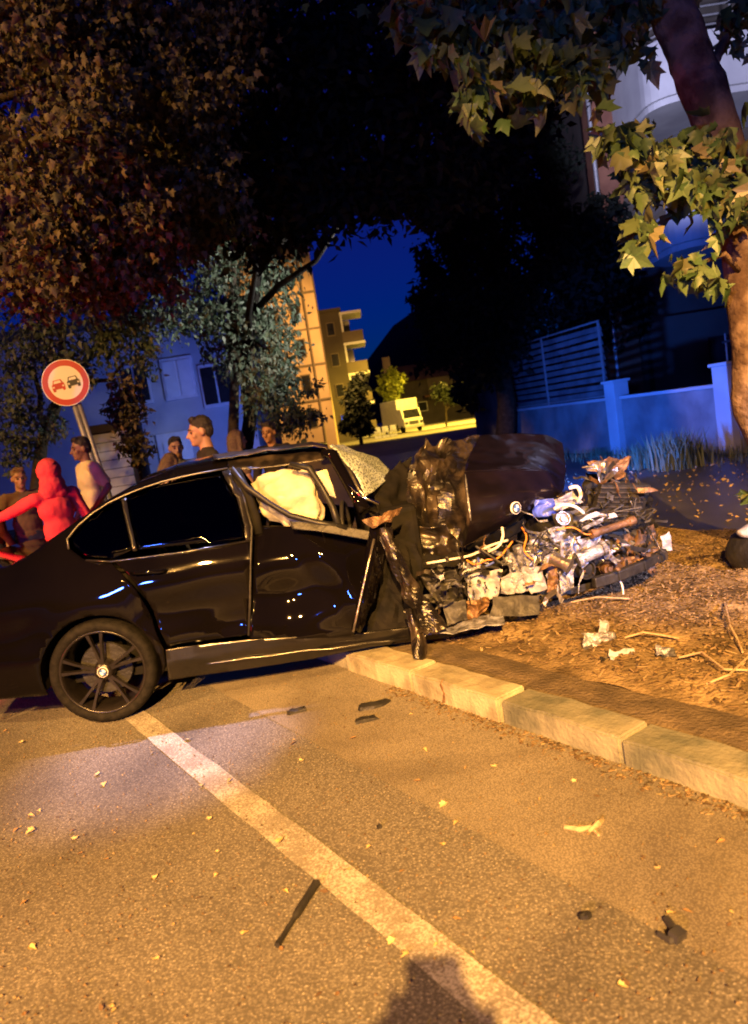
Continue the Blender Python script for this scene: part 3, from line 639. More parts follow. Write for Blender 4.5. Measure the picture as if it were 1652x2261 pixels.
mb = MB(); mb.box(car(1.95, 0.95, 0.72), (0.35, 1.35, 0.55), (0, 0, CR)); mb.build('dashboard', 'interior', wreck, bevel=0.04)
mb = MB(); mb.tube([car(1.66 + 0.03 * math.cos(a_), 0.5 + 0.18 * math.cos(a_), 0.88 + 0.18 * math.sin(a_)) for a_ in np.linspace(0, 6.283, 25)], 0.014, 6); mb.build('steering_wheel', 'blackplastic', wreck, smooth=True)
# airbags in the broken front window
crumple('airbag', [[P(552, 1066, 4.80), P(600, 1046, 4.78), P(660, 1038, 4.78), P(690, 1052, 4.78)],
                   [P(562, 1092, 4.76), P(610, 1085, 4.66), P(668, 1080, 4.66), P(712, 1100, 4.74)],
                   [P(576, 1122, 4.74), P(620, 1122, 4.64), P(680, 1122, 4.64), P(722, 1128, 4.72)],
                   [P(590, 1150, 4.74), P(630, 1164, 4.68), P(690, 1166, 4.68), P(716, 1156, 4.72)]], 'airbag', wreck, 8, 0.055, 6, 2)
crumple('airbag', [[P(696, 1034, 4.9), P(722, 1036, 4.88)], [P(706, 1066, 4.86), P(734, 1072, 4.86)], [P(722, 1092, 4.86), P(742, 1100, 4.86)]], 'airbag', wreck, 7, 0.02, 6, 9)
# crazed windscreen folding down towards the bonnet
crumple('windscreen', [[P(728, 984, 4.78), P(745, 982, 5.1), P(762, 986, 5.6)],
                       [P(768, 1022, 4.70), P(800, 1010, 5.0), P(812, 1002, 5.5)],
                       [P(792, 1062, 4.65), P(826, 1048, 4.9), P(850, 1026, 5.4)],
                       [P(806, 1096, 4.60), P(832, 1080, 4.8), P(868, 1044, 5.2)]], 'crazed', wreck, 7, 0.02, 4, 1, solid=0.005)
bar('wiper', [(770, 1070, 4.58), (798, 1096, 4.54), (836, 1112, 4.5)], 0.010, 'chrome')

# rear wheels
def wheel(t_out, flip):
    c = car(0.06, t_out, 0.322); W_ = bpy.data.objects.new('rear_wheel', None); C.objects.link(W_); W_.parent = wreck; W_.location = c - root_loc(wreck)
    sg = -1 if flip else 1; M3 = Matrix.Rotation(CR, 3, 'Z') @ Matrix.Scale(1, 3)
    if flip: M3 = Matrix.Rotation(CR + math.pi, 3, 'Z')
    mb = MB(); mb.lathe([(0.252, 0.012), (0.262, 0.0), (0.285, -0.006), (0.303, 0.002), (0.314, 0.02), (0.319, 0.05), (0.319, 0.18), (0.312, 0.215), (0.285, 0.235), (0.25, 0.225), (0.252, 0.012)], c, n=64, M3=M3); mb.build('tyre', 'tyre', W_, smooth=True)
    mb = MB(); mb.lathe([(0.254, 0.020), (0.258, 0.008), (0.250, 0.003), (0.242, 0.010), (0.236, 0.03), (0.226, 0.10), (0.226, 0.21)], c, n=64, M3=M3); mb.build('rim', 'rim', W_, smooth=True)
    mb = MB(); mb.lathe([(0.0, 0.10), (0.155, 0.10), (0.16, 0.115), (0.0, 0.115)], c, n=40, M3=M3); mb.build('brake_disc', 'blackplastic', W_, smooth=False)
    mb = MB(); mb.lathe([(0.0, 0.012), (0.036, 0.014), (0.05, 0.022), (0.062, 0.04), (0.066, 0.09)], c, n=28, M3=M3); mb.build('hub', 'rim', W_, smooth=True)
    for k in range(5):
        for da in (-0.19, 0.19):
            a_ = 2 * math.pi * k / 5 + 0.35
            mb = MB(); pr = []
            for r_, h, w_ in ((0.045, 0.024, 0.014), (0.11, 0.020, 0.0095), (0.18, 0.014, 0.009), (0.244, 0.012, 0.014)):
                aa = a_ + da * (0.6 + 1.6 * (r_ - 0.045)); ct = Vector((r_ * math.cos(aa), 0, r_ * math.sin(aa))); tn = Vector((-math.sin(aa), 0, math.cos(aa)))
                pr.append([c + M3 @ (ct - tn * w_ + Vector((0, h + 0.030, 0))), c + M3 @ (ct - tn * w_ * 0.75 + Vector((0, h, 0))), c + M3 @ (ct + tn * w_ * 0.75 + Vector((0, h, 0))), c + M3 @ (ct + tn * w_ + Vector((0, h + 0.030, 0)))])
            mb.grid(pr); mb.build('spoke', 'rim', W_, smooth=False)
    emblem(W_, c + M3 @ Vector((0, 0.010, 0)), M3, 0.032)
    return W_
def emblem(parent, c, M3, r_):
    """round badge: bright rim, dark ring, quartered centre"""
    mb = MB(); mb.lathe([(0, 0.0), (r_ * 0.9, 0.0), (r_ * 0.97, -0.002), (r_, 0.002), (r_, 0.012)], c, n=36, M3=M3); mb.build('badge_rim', 'emblem_white', parent, smooth=True)
    mb = MB(); mb.lathe([(r_ * 0.60, -0.0022), (r_ * 0.90, -0.0022)], c, n=36, M3=M3); mb.build('badge_ring', 'emblem_black', parent)
    for q in range(4):
        mb = MB(); vs = [c + M3 @ Vector((0, -0.0028, 0))] + [c + M3 @ Vector((r_ * 0.58 * math.cos(q * math.pi / 2 + k * math.pi / 16), -0.0028, r_ * 0.58 * math.sin(q * math.pi / 2 + k * math.pi / 16))) for k in range(9)]
        mb.add(vs, [tuple(range(10))]); mb.build('badge_quarter', 'emblem_blue' if q % 2 else 'emblem_white', parent)
wheel(0.0, False); wheel(CW - 0.0, True)
mb = MB()
mb.grid([[car(0.06 + 0.36 * math.cos(R(k)), t_, 0.325 + 0.36 * math.sin(R(k))) for k in range(-10, 191, 10)] for t_ in (0.02, 0.32)]); mb.add([car(0.06 + 0.36 * math.cos(R(k)), 0.32, 0.325 + 0.36 * math.sin(R(k))) for k in range(-10, 191, 10)], [tuple(range(21))]); mb.build('arch_liner', 'interior', wreck)

# bonnet thrown up and folded: creased on the left, smooth with the badge on the right
hood_ctl = [[(470, 205, 5.5), (560, 183, 5.6), (700, 162, 5.8), (860, 156, 5.9), (985, 162, 5.9), (1056, 196, 5.85)],
            [(405, 285, 5.2), (520, 275, 5.3), (660, 235, 5.45), (830, 228, 5.55), (980, 235, 5.6), (1068, 285, 5.6)],
            [(378, 370, 5.0), (500, 370, 5.08), (632, 322, 5.0), (820, 315, 5.08), (965, 315, 5.2), (1070, 356, 5.4)],
            [(388, 480, 4.9), (505, 470, 5.0), (640, 430, 4.80), (800, 420, 4.86), (940, 408, 5.0), (1052, 408, 5.22)],
            [(420, 560, 4.9), (520, 570, 5.0), (655, 530, 4.76), (770, 525, 4.82), (880, 495, 4.94), (965, 450, 5.1)],
            [(480, 630, 4.95), (560, 650, 5.0), (630, 640, 4.85), (715, 592, 4.87), (830, 548, 4.97), (905, 492, 5.1)]]
hrows = [[P(*zb(x, y), Y) for x, y, Y in r_] for r_ in hood_ctl]
hw = lambda v, u: 1.0 if u < 0.36 else (0.10 if u > 0.44 else 0.55)
crumple('bonnet', [r_[:3] for r_ in hrows], 'crushed', wreck, 10, 0.12, 4.6, 11, weight=lambda v, u: min(1, (1 - u) * 3.2), flat=True, aniso=(1.7, 1.0, 0.55))
crumple('bonnet', [r_[2:] for r_ in hrows[:3]], 'hoodpaint', wreck, 14, 0.012, 3.0, 4)
bonnet = crumple('bonnet', [r_[2:] for r_ in hrows[2:]], 'hoodpaint', wreck, 12, 0.010, 3.0, 4)
bc = P(*zb(850, 475), 4.81); _n = (Vector((0, 0, CAM_H)) - bc); _n = (hrows[3][4] - hrows[4][3]).cross(hrows[4][4] - hrows[3][3]).normalized()
if _n.dot(Vector((0, 0, CAM_H)) - bc) < 0: _n = -_n
yb = -_n; xb = Vector((0, 0, 1)).cross(_n).normalized(); zb_ = xb.cross(yb)
emblem(bonnet, bc + _n * 0.014, Matrix((xb, yb, zb_)).transposed(), 0.041)
bar('bonnet_highlight_bar', [(*zb(636, 330), 4.97), (*zb(643, 400), 4.83), (*zb(652, 470), 4.75), (*zb(660, 530), 4.73)], [0.004, 0.007, 0.007, 0.003], 'alu')  # pale bar added along the fold to draw its highlight
crumple('bonnet_edge', [[P(*zb(640, 640), 4.9), P(*zb(720, 598), 4.9), P(*zb(830, 555), 5.0), P(*zb(900, 505), 5.12)], [P(*zb(650, 668), 5.0), P(*zb(740, 640), 5.0), P(*zb(830, 600), 5.08), P(*zb(890, 560), 5.15)]], 'interior', wreck, 8, 0.02, 8, 6)
crumple('scuttle', [[P(820, 1085, 4.9), P(870, 1030, 5.2), P(905, 1010, 5.4)], [P(830, 1120, 4.75), P(880, 1090, 5.0), P(920, 1080, 5.2)], [P(838, 1172, 4.6), P(890, 1165, 4.9), P(940, 1170, 5.1)]], 'interior', wreck, 8, 0.06, 6, 8)

# front wing torn into strips
def ribbon(name, pts, w, material, seed, amp=0.03, freq=8, parent=wreck):
    rows = []
    for (x, y, Y, wx, wy) in pts:
        rows.append([P(x - wx, y - wy, Y), P(x, y, Y - 0.03), P(x + wx, y + wy, Y + 0.02)])
    return crumple(name, rows, material, parent, 7, amp, freq, seed, flat=True, aniso=(1.6, 1.0, 0.5))
ribbon('front_wing', [(845, 1150, 4.44, 22, 4), (835, 1190, 4.40, 20, 6), (820, 1260, 4.38, 20, 8), (804, 1330, 4.36, 16, 8), (786, 1392, 4.32, 8, 4)], 0, 'paintblack', 21, 0.03)
ribbon('front_wing', [(850, 1165, 4.42, 18, 0), (868, 1218, 4.38, 14, -4), (890, 1275, 4.36, 16, -8), (915, 1320, 4.34, 18, -12), (945, 1362, 4.32, 22, -14), (966, 1396, 4.30, 24, -8)], 0, 'crushed', 22, 0.04)
ribbon('front_wing', [(905, 1345, 4.32, 12, 0), (915, 1385, 4.30, 14, 0), (925, 1420, 4.26, 16, 2), (930, 1455, 4.22, 14, 2)], 0, 'crushed', 23, 0.03)
ribbon('wing_liner', [(862, 1190, 4.62, 60, 10), (870, 1260, 4.6, 64, 10), (862, 1330, 4.6, 66, 6), (850, 1398, 4.56, 70, -4)], 0, 'interior', 24, 0.05)
ribbon('door_hinge_plate', [(836, 1140, 4.40, 34, -10), (850, 1152, 4.36, 30, -14), (862, 1130, 4.40, 26, -12)], 0, 'rust', 25, 0.03)
bar('door_edge', [(826, 1190, 4.36), (808, 1270, 4.33), (790, 1350, 4.30), (780, 1396, 4.28)], 0.007, 'steel')
crumple('sill_end', [[P(920, 1396, 4.45), P(1000, 1382, 4.44), P(1060, 1362, 4.44), P(1112, 1358, 4.42)], [P(930, 1404, 4.34), P(1000, 1398, 4.33), P(1064, 1386, 4.32), P(1116, 1376, 4.31)]], 'alu', wreck, 8, 0.02, 9, 31)

# engine bay wreckage
def sheet(name, quad, Y, material, seed, amp=0.03, freq=9, dY=(0, 0, 0, 0), sub=9, flat=False, parent=wreck):
    p = [P(*zb(x, y), Y + d) for (x, y), d in zip(quad, dY)]
    mid = lambda a_, b_: (a_ + b_) / 2
    rows = [[p[0], mid(p[0], p[1]), p[1]], [mid(p[0], p[3]), (p[0] + p[1] + p[2] + p[3]) / 4, mid(p[1], p[2])], [p[3], mid(p[3], p[2]), p[2]]]
    return crumple(name, rows, material, parent, 5 if material in ('alu', 'steel', 'whiteplastic') else sub, amp * (1.25 if material == 'alu' else 1), freq, seed, flat=material in ('alu', 'steel', 'rust', 'whiteplastic'))
def zbox(name, c, size, Y, material, rot, bevel=0.012):
    mb = MB(); mb.box(P(*zb(*c), Y), size, rot); return mb.build(name, material, wreck, bevel=bevel)
sheet('inner_wing', [(640, 750), (800, 745), (770, 860), (650, 870)], 4.55, 'whiteplastic', 41, 0.05, 8, (0.1, 0, -0.06, 0))
sheet('inner_wing', [(610, 720), (690, 700), (700, 790), (640, 800)], 4.62, 'alu', 42, 0.04, 9)
sheet('strut_tower', [(800, 690), (930, 640), (950, 760), (840, 800)], 4.62, 'alu', 43, 0.06, 8, (0, .08, 0, -.05))
sheet('strut_tower', [(780, 780), (880, 740), (900, 830), (800, 850)], 4.58, 'whiteplastic', 44, 0.05, 10)
sheet('engine_cover', [(900, 590), (1060, 560), (1110, 640), (950, 720)], 4.78, 'alu', 45, 0.07, 7, (0, .15, .1, 0))
sheet('engine_cover', [(1000, 500), (1160, 470), (1200, 560), (1040, 600)], 4.98, 'greyplastic', 46, 0.06, 8, (0, .1, .1, 0))
sheet('chassis_leg', [(1060, 640), (1230, 570), (1215, 650), (1060, 700)], 4.74, 'alu', 47, 0.02, 7, (0, .1, .06, 0))
sheet('chassis_leg', [(960, 690), (1080, 650), (1085, 720), (980, 760)], 4.68, 'alu', 48, 0.03, 9)
sheet('inner_wing', [(880, 740), (960, 720), (990, 830), (920, 850)], 4.56, 'whiteplastic', 49, 0.05, 10)
sheet('bracket', [(1000, 750), (1035, 740), (1030, 830), (985, 840)], 4.54, 'rust', 50, 0.03, 12)
sheet('bracket', [(1050, 730), (1120, 720), (1105, 820), (1045, 850)], 4.55, 'alu', 51, 0.025, 8)
sheet('battery_tray', [(930, 440), (1010, 430), (1030, 500), (930, 520)], 5.0, 'blue_part', 52, 0.05, 9)
sheet('battery_tray', [(940, 470), (1100, 400), (1140, 450), (980, 520)], 5.04, 'whiteplastic', 53, 0.06, 10)
sheet('fender_liner', [(760, 860), (960, 850), (955, 935), (740, 945)], 4.42, 'greyplastic', 54, 0.03, 6, (0.05, 0.12, 0.02, -0.02))
sheet('fender_liner', [(430, 770), (600, 740), (640, 880), (520, 900)], 4.52, 'blackplastic', 55, 0.07, 7)
sheet('fender_liner', [(540, 880), (640, 870), (650, 960), (550, 980)], 4.40, 'greyplastic', 56, 0.05, 8)
sheet('inner_wing', [(640, 870), (740, 860), (730, 930), (640, 960)], 4.46, 'rust', 57, 0.05, 9)
sheet('radiator', [(1140, 330), (1340, 330), (1420, 520), (1180, 540)], 5.25, 'blackplastic', 58, 0.07, 8, (0.1, 0.3, 0.2, 0))
sheet('radiator', [(1200, 480), (1440, 430), (1460, 570), (1230, 620)], 5.1, 'interior', 59, 0.08, 7, (0, .2, .1, 0))
sheet('slam_panel', [(1170, 275), (1345, 255), (1330, 345), (1210, 350)], 5.3, 'rust', 60, 0.06, 9, (0, 0.2, 0.1, 0))
sheet('slam_panel', [(1150, 290), (1250, 270), (1240, 315), (1160, 320)], 5.2, 'steel', 61, 0.04, 9)
sheet('bumper_beam', [(1300, 600), (1450, 545), (1460, 610), (1310, 660)], 4.98, 'rust', 62, 0.02, 6, (0, .12, .12, 0))
sheet('bumper_beam', [(1200, 620), (1300, 600), (1310, 660), (1215, 680)], 4.92, 'steel', 63, 0.025, 8)
sheet('subframe', [(1220, 720), (1480, 650), (1490, 700), (1240, 790)], 4.84, 'rust', 64, 0.05, 9, (0, .2, .2, 0))
sheet('subframe', [(960, 850), (1240, 780), (1245, 810), (970, 880)], 4.60, 'blackplastic', 65, 0.03, 8, (0, .2, .2, 0))
sheet('bumper_skin', [(1300, 760), (1500, 680), (1510, 700), (1310, 790)], 4.9, 'blackplastic', 66, 0.02, 8, (0, .15, .15, 0))
sheet('headlight_shell', [(1480, 600), (1520, 580), (1530, 660), (1490, 670)], 5.1, 'whiteplastic', 67, 0.03, 10)
sheet('wing_remnant', [(380, 560), (560, 540), (620, 680), (450, 720)], 4.84, 'crushed', 68, 0.08, 6)
sheet('wing_remnant', [(420, 680), (620, 680), (600, 760), (440, 800)], 4.74, 'interior', 69, 0.06, 6)
zbox('engine_block', (1080, 620), (0.55, 0.6, 0.34), 5.25, 'blackplastic', (0.2, 0.15, 0.2), 0.03)
zbox('gearbox', (760, 760), (0.5, 0.4, 0.3), 5.0, 'interior', (0.1, 0.1, 0.3), 0.04)
zbox('engine_mount', (1290, 750), (0.10, 0.12, 0.09), 4.84, 'rust', (0.3, 0.3, 0.3))
def disc(name, c, Y, r_, material, tilt=(0, 0, 0), parent=wreck):
    M3 = Euler(tilt).to_matrix(); mb = MB(); c3 = P(*zb(*c), Y)
    mb.lathe([(0, 0.0), (r_ * 0.35, 0.0), (r_ * 0.4, 0.02), (r_ * 0.8, 0.02), (r_ * 0.86, 0.0), (r_, 0.0), (r_, 0.05), (0, 0.05)], c3, n=24, M3=M3); return mb.build(name, material, parent, smooth=False)
disc('pulley', (1165, 745), 4.66, 0.062, 'blackplastic', (0.1, 0.1, 0.3)); disc('pulley', (1180, 752), 4.72, 0.035, 'steel', (0.1, 0.1, 0.3))
disc('pulley', (1060, 520), 4.92, 0.05, 'steel', (-0.4, 0.2, 0.1)); disc('fog_lamp', (1265, 740), 4.78, 0.045, 'rust', (0, 0, 0.2))
def hose(name, pts, r_, material):
    q = [P(*zb(x, y), Y) for x, y, Y in pts]; out = []
    for i in range(len(q) - 1):
        p0, p1, p2, p3 = q[max(i - 1, 0)], q[i], q[i + 1], q[min(i + 2, len(q) - 1)]
        for k in range(6):
            f = k / 6; out.append(0.5 * ((2 * p1) + (p2 - p0) * f + (2 * p0 - 5 * p1 + 4 * p2 - p3) * f * f + (3 * p1 - p0 - 3 * p2 + p3) * f ** 3))
    out.append(q[-1]); mb = MB(); mb.tube(out, r_, 8); return mb.build(name, material, wreck, smooth=True)
hose('hose', [(735, 665, 4.62), (780, 640, 4.60), (798, 600, 4.62), (795, 560, 4.66)], 0.009, 'wire')
hose('hose', [(470, 715, 4.6), (560, 700, 4.55), (660, 680, 4.56), (740, 640, 4.6), (820, 615, 4.66)], 0.008, 'wire')
hose('hose', [(1020, 480, 4.9), (1060, 462, 4.88), (1110, 470, 4.88), (1150, 500, 4.9)], 0.011, 'wire')
hose('hose', [(1085, 390, 5.0), (1120, 385, 4.98), (1135, 420, 4.98), (1120, 450, 5.0)], 0.013, 'wire')
hose('hose', [(1140, 510, 4.9), (1180, 480, 4.9), (1230, 470, 4.95), (1280, 420, 5.0)], 0.010, 'blackplastic')
hose('wiring', [(640, 700, 4.6), (680, 720, 4.55), (730, 700, 4.56), (780, 690, 4.55), (840, 620, 4.6)], 0.006, 'orange_part')
hose('wiring', [(690, 690, 4.6), (710, 730, 4.54), (760, 710, 4.55)], 0.007, 'blue_part')
hose('wiring', [(880, 560, 4.8), (900, 600, 4.72), (890, 660, 4.62), (930, 700, 4.58)], 0.006, 'orange_part')
hose('wiring', [(1030, 570, 4.8), (1100, 560, 4.78), (1160, 590, 4.74), (1200, 580, 4.76)], 0.005, 'orange_part')
hose('hose', [(1140, 300, 5.2), (1200, 300, 5.15), (1215, 340, 5.15), (1205, 370, 5.2)], 0.008, 'steel')
hose('wiring', [(1280, 780, 4.8), (1310, 800, 4.74), (1320, 850, 4.7)], 0.006, 'wire')
# small torn scraps too many to tell apart
mb = MB(); rr = random.Random(5)
def scrap_field(material, cx, cy, rx, ry, Y0, Y1, n_, smin, smax, name='torn_scrap'):
    m_ = MB()
    for k in range(n_):
        c = P(*zb(cx + rr.uniform(-rx, rx), cy + rr.uniform(-ry, ry)), rr.uniform(Y0, Y1)); e = Euler((rr.uniform(0, 6), rr.uniform(0, 6), rr.uniform(0, 6))).to_matrix(); s_ = rr.uniform(smin, smax)
        m_.add([c + e @ Vector(v) * s_ for v in ((-.6, -.3, 0), (0.1, -.45, .2), (.6, -.2, 0), (.5, .3, .15), (-.1, .35, -.1), (-.55, .2, .1))], [(0, 1, 4, 5), (1, 2, 3, 4)])
    o = m_.build(name, material, wreck, solid=0.003); o['kind'] = 'stuff'; return o
rr = random.Random(12)
def bent_strip(cx, cy, Y, L_, w_, material, name='bent_strip'):
    p = P(*zb(cx, cy), Y); d = Vector((rr.uniform(-1, 1), rr.uniform(-.5, .5), rr.uniform(-.6, .6))).normalized(); up = Vector((rr.uniform(-.4, .4), rr.uniform(-.4, .4), 1)).normalized(); rows = []
    for k in range(5):
        rows.append([p - up * w_ * rr.uniform(.4, .6), p + up * w_ * rr.uniform(.4, .6)]); p = p + d * L_ / 4; d = (d + Vector((rr.uniform(-.8, .8), rr.uniform(-.8, .8), rr.uniform(-.8, .8)))).normalized(); up = (up + Vector((rr.uniform(-.4, .4), rr.uniform(-.4, .4), rr.uniform(-.4, .4)))).normalized()
    m_ = MB(); m_.grid(rows); return m_.build(name, material, wreck, solid=0.003)
for (cx, cy, rx, ry, Ya, Yb, n_, mats) in ((880, 740, 220, 80, 4.46, 4.62, 18, ('alu', 'alu', 'whiteplastic', 'steel', 'rust')), (1080, 620, 170, 100, 4.58, 4.8, 20, ('alu', 'steel', 'alu', 'greyplastic', 'whiteplastic')), (1340, 620, 140, 90, 4.75, 5.0, 20, ('rust', 'blackplastic', 'steel', 'blackplastic')), (1260, 420, 120, 120, 4.95, 5.3, 18, ('blackplastic', 'rust', 'steel')), (560, 820, 110, 130, 4.34, 4.5, 14, ('blackplastic', 'greyplastic', 'crushed', 'alu'))):
    for k in range(n_): bent_strip(cx + rr.uniform(-rx, rx), cy + rr.uniform(-ry, ry), rr.uniform(Ya, Yb), rr.uniform(0.08, 0.30), rr.uniform(0.012, 0.04), rr.choice(mats))
for k in range(26):
    cx, cy = rr.uniform(620, 1420), 0; cy = 760 - (cx - 620) * 0.33 + rr.uniform(-70, 70); Y = 4.5 + (cx - 620) * 0.0006
    hose('cable', [(cx, cy, Y), (cx + rr.uniform(-60, 60), cy + rr.uniform(-50, 30), Y - 0.05), (cx + rr.uniform(-90, 90), cy + rr.uniform(-30, 50), Y - 0.03), (cx + rr.uniform(-120, 120), cy + rr.uniform(-40, 60), Y)], rr.uniform(0.003, 0.007), rr.choice(('blackplastic', 'blackplastic', 'greyplastic', 'steel', 'blackplastic', 'greyplastic')))
scrap_field('alu', 960, 690, 200, 90, 4.5, 4.7, 30, 0.008, 0.03)
scrap_field('rust', 1240, 690, 230, 80, 4.6, 4.9, 30, 0.008, 0.035)
scrap_field('blackplastic', 620, 800, 170, 110, 4.4, 4.6, 50, 0.010, 0.05)
scrap_field('blackplastic', 1270, 560, 170, 160, 4.85, 5.2, 80, 0.012, 0.06)

def zcyl(name, c, Y, r_, L_, material, d, parent=wreck):
    p = P(*zb(*c), Y); d = Vector(d).normalized(); m_ = MB(); m_.tube([p, p + d * L_ * 0.15, p + d * L_ * 0.16, p + d * L_ * 0.85, p + d * L_ * 0.86, p + d * L_], [r_, r_, r_ * 0.8, r_ * 0.8, r_, r_], 16); return m_.build(name, material, parent, smooth=False)
zcyl('shock_absorber', (860, 640), 4.58, 0.032, 0.30, 'alu', (0.15, 0.1, -1)); zcyl('oil_filter', (1010, 690), 4.56, 0.045, 0.13, 'steel', (0.6, -0.5, -0.4)); zcyl('starter_motor', (1120, 700), 4.6, 0.05, 0.20, 'alu', (1, 0.1, 0.25)); zcyl('exhaust_pipe', (1180, 590), 4.74, 0.03, 0.34, 'rust', (1, 0.3, 0.1))
rad_ = zbox('cooling_radiator', (1300, 470), (0.42, 0.05, 0.34), 5.08, 'blackplastic', (0.35, 0.18, 0.35), 0.01)
for k in range(9):
    m_ = MB(); m_.box(P(*zb(1300, 470), 5.04) + Euler((0.35, 0.18, 0.35)).to_matrix() @ Vector((0, -0.0, -0.14 + 0.035 * k)), (0.38, 0.01, 0.008), (0.35, 0.18, 0.35)); m_.build('radiator_fin', 'steel', rad_)
m_ = MB(); q = [P(*zb(x, y), Y) for x, y, Y in ((1190, 800, 4.66), (1290, 770, 4.72), (1400, 725, 4.82), (1500, 670, 4.95))]
for a_, b_ in zip(q, q[1:]): m_.box((a_ + b_) / 2, ((b_ - a_).length, 0.05, 0.07), (0, -math.atan2((b_ - a_).z, math.hypot((b_ - a_).x, (b_ - a_).y)), math.atan2((b_ - a_).y, (b_ - a_).x)))
m_.build('bumper_bar', 'blackplastic', wreck, bevel=0.01)

# =================================================================== BOUNDARY WALL AND FENCE ON THE RIGHT
FD = Vector((-0.26, 0.966, 0)).normalized(); FN = Vector((-0.966, -0.26, 0)); FP = Vector((5.83, 16.7, 0)); FA = math.atan2(FD.y, FD.x)
def fn(t, o=0.0, z=0.0): return FP + FD * t + FN * o + Vector((0, 0, z))
fence = thing('boundary_wall', tuple(fn(0)), 'low plastered wall with square posts and slatted metal screen, lit blue', 'wall')
for t0_, t1_ in ((-9.5, -3.62), (-3.22, -0.2), (0.2, 5.7)):
    mb = MB(); mb.box(fn((t0_ + t1_) / 2, 0, 0.61), (t1_ - t0_ - 0.004, 0.18, 1.22), (0, 0, FA)); mb.build('wall_panel', 'wall_blue', fence, bevel=0.01)
    mb = MB(); mb.box(fn((t0_ + t1_) / 2, 0, 1.255), (t1_ - t0_ - 0.008, 0.27, 0.07), (0, 0, FA)); mb.build('coping', 'wall_white', fence, bevel=0.012)
for t_ in (-3.42, 0.0):
    mb = MB(); mb.box(fn(t_, 0.05, 0.80), (0.38, 0.38, 1.60), (0, 0, FA)); mb.box(fn(t_, 0.05, 1.63), (0.46, 0.46, 0.06), (0, 0, FA)); mb.build('post', 'wall_white', fence, bevel=0.012)
mb = MB(); mb.box(fn(6.75, 0, 1.5), (2.09, 0.2, 3.0), (0, 0, FA)); mb.build('end_panel', 'wall_blue', fence, bevel=0.012)
for k in range(10):
    mb = MB(); mb.box(fn(3.0, 0.0 + 0.01 * math.sin(k * 2.2), 1.40 + k * 0.165), (5.2, 0.03, 0.115), Euler((R(-16), R(random.uniform(-.5, .5)), FA)).to_matrix()); mb.build('slat', 'slat', fence)
for t_, z1 in ((0.42, 3.0), (3.05, 3.02), (5.62, 3.05)):
    mb = MB(); mb.box(fn(t_, 0.045, (1.29 + z1) / 2), (0.05, 0.04, z1 - 1.29), (0, 0, FA)); mb.build('upright', 'metalgrey', fence)
for z_ in (1.33, 3.03):
    mb = MB(); mb.box(fn(3.0, 0.045, z_), (5.2, 0.035, 0.04), (0, 0, FA)); mb.build('rail', 'metalgrey', fence)
railing = thing('iron_railing', tuple(fn(-4, -3.0)), 'dark iron railing of upright bars standing behind the boundary wall', 'railing')
for k in range(26):
    mb = MB(); p = fn(-9 + k * 0.36, -3.0); mb.tube([p + Vector((0, 0, 0)), p + Vector((0, 0, 2.35 + 0.05 * math.sin(k)))], 0.02, 6); mb.build('bar', 'metalgrey' if k % 4 == 1 else 'metaldark', railing)
for z_ in (0.5, 2.15):
    mb = MB(); mb.box(fn(-4.5, -3.0, z_), (9.2, 0.04, 0.045), (0, 0, FA)); mb.build('rail', 'metaldark', railing)
# weeds along the wall foot
def blades(name, pts, h, material, parent=None):
    n_ = len(pts); V0 = np.array([(-.03, 0, 0), (.03, 0, 0), (.02, .10, .55), (-.02, .10, .55), (0, .38, 1.0)]); F4 = np.array([(0, 1, 2, 3), (3, 2, 4, 4)])
    a_ = rng.uniform(0, 6.28, n_); s_ = h * rng.uniform(0.4, 1.3, n_); c_, sn = np.cos(a_), np.sin(a_)
    Rz_ = np.zeros((n_, 3, 3)); Rz_[:, 0, 0] = c_; Rz_[:, 0, 1] = -sn; Rz_[:, 1, 0] = sn; Rz_[:, 1, 1] = c_; Rz_[:, 2, 2] = 1
    V_ = np.einsum('nij,kj->nki', Rz_, V0) * s_[:, None, None] + pts[:, None, :]
    T = np.array([(0, 1, 2), (0, 2, 3), (3, 2, 4)]); F_ = (T[None] + (np.arange(n_) * 5)[:, None, None]).reshape(-1, 3)
    return fast_mesh(name, V_.reshape(-1, 3), F_, material, parent)
n_ = 5200; t_ = rng.uniform(-9, 6.5, n_); o_ = 0.15 + np.abs(rng.normal(0, 0.55, n_)) ; cl = np.array([0.5 + noise.noise(Vector((a_ * 0.9, b_ * 1.5, 0))) for a_, b_ in zip(t_, o_)])
k_ = cl > 0.36; t_, o_ = t_[k_], o_[k_]
pp = np.array(FP)[None] + np.outer(t_, np.array(FD)) + np.outer(o_, np.array(FN)); pp[:, 2] = -0.02
tag(blades('weeds', pp, 0.20, 'weed'), 'ragged weeds and grass along the foot of the boundary wall', 'weeds', kind='stuff')
def weed_clump(x, y, Y, h, n_, label, mt='weed'):
    c = P(x, y, Y); c.z = 0; o = thing('weed_clump', tuple(c), label, 'plant')
    pts_ = np.array(c)[None] + rng.normal(size=(n_, 3)) * np.array([0.22, 0.22, 0]); blades('foliage', pts_, h, mt, o)
weed_clump(1490, 1020, 12.6, 0.55, 420, 'tall pale tuft of weeds in front of the boundary wall')
weed_clump(1425, 1020, 13.4, 0.40, 300, 'darker rounded weed clump left of the tall pale tuft')
# leaf litter and paper bits on the dark side street
n_ = 900; pts_ = np.stack([rng.uniform(2.5, 8.5, n_), rng.uniform(6.6, 14, n_), np.full(n_, 0.006)], 1)
tag(leaves('street_litter', pts_, 0.07, simple_leaf(), 'leaf_dry', None, 0.0), 'dry leaves scattered over the dark side street behind the wreck', 'litter', kind='stuff')

# =================================================================== BUILDINGS
def wbox(name, c, size, mt, parent, rz=0.0, bevel=0.0):
    mb = MB(); mb.box(c, size, (0, 0, rz)); return mb.build(name, mt, parent, bevel=bevel)
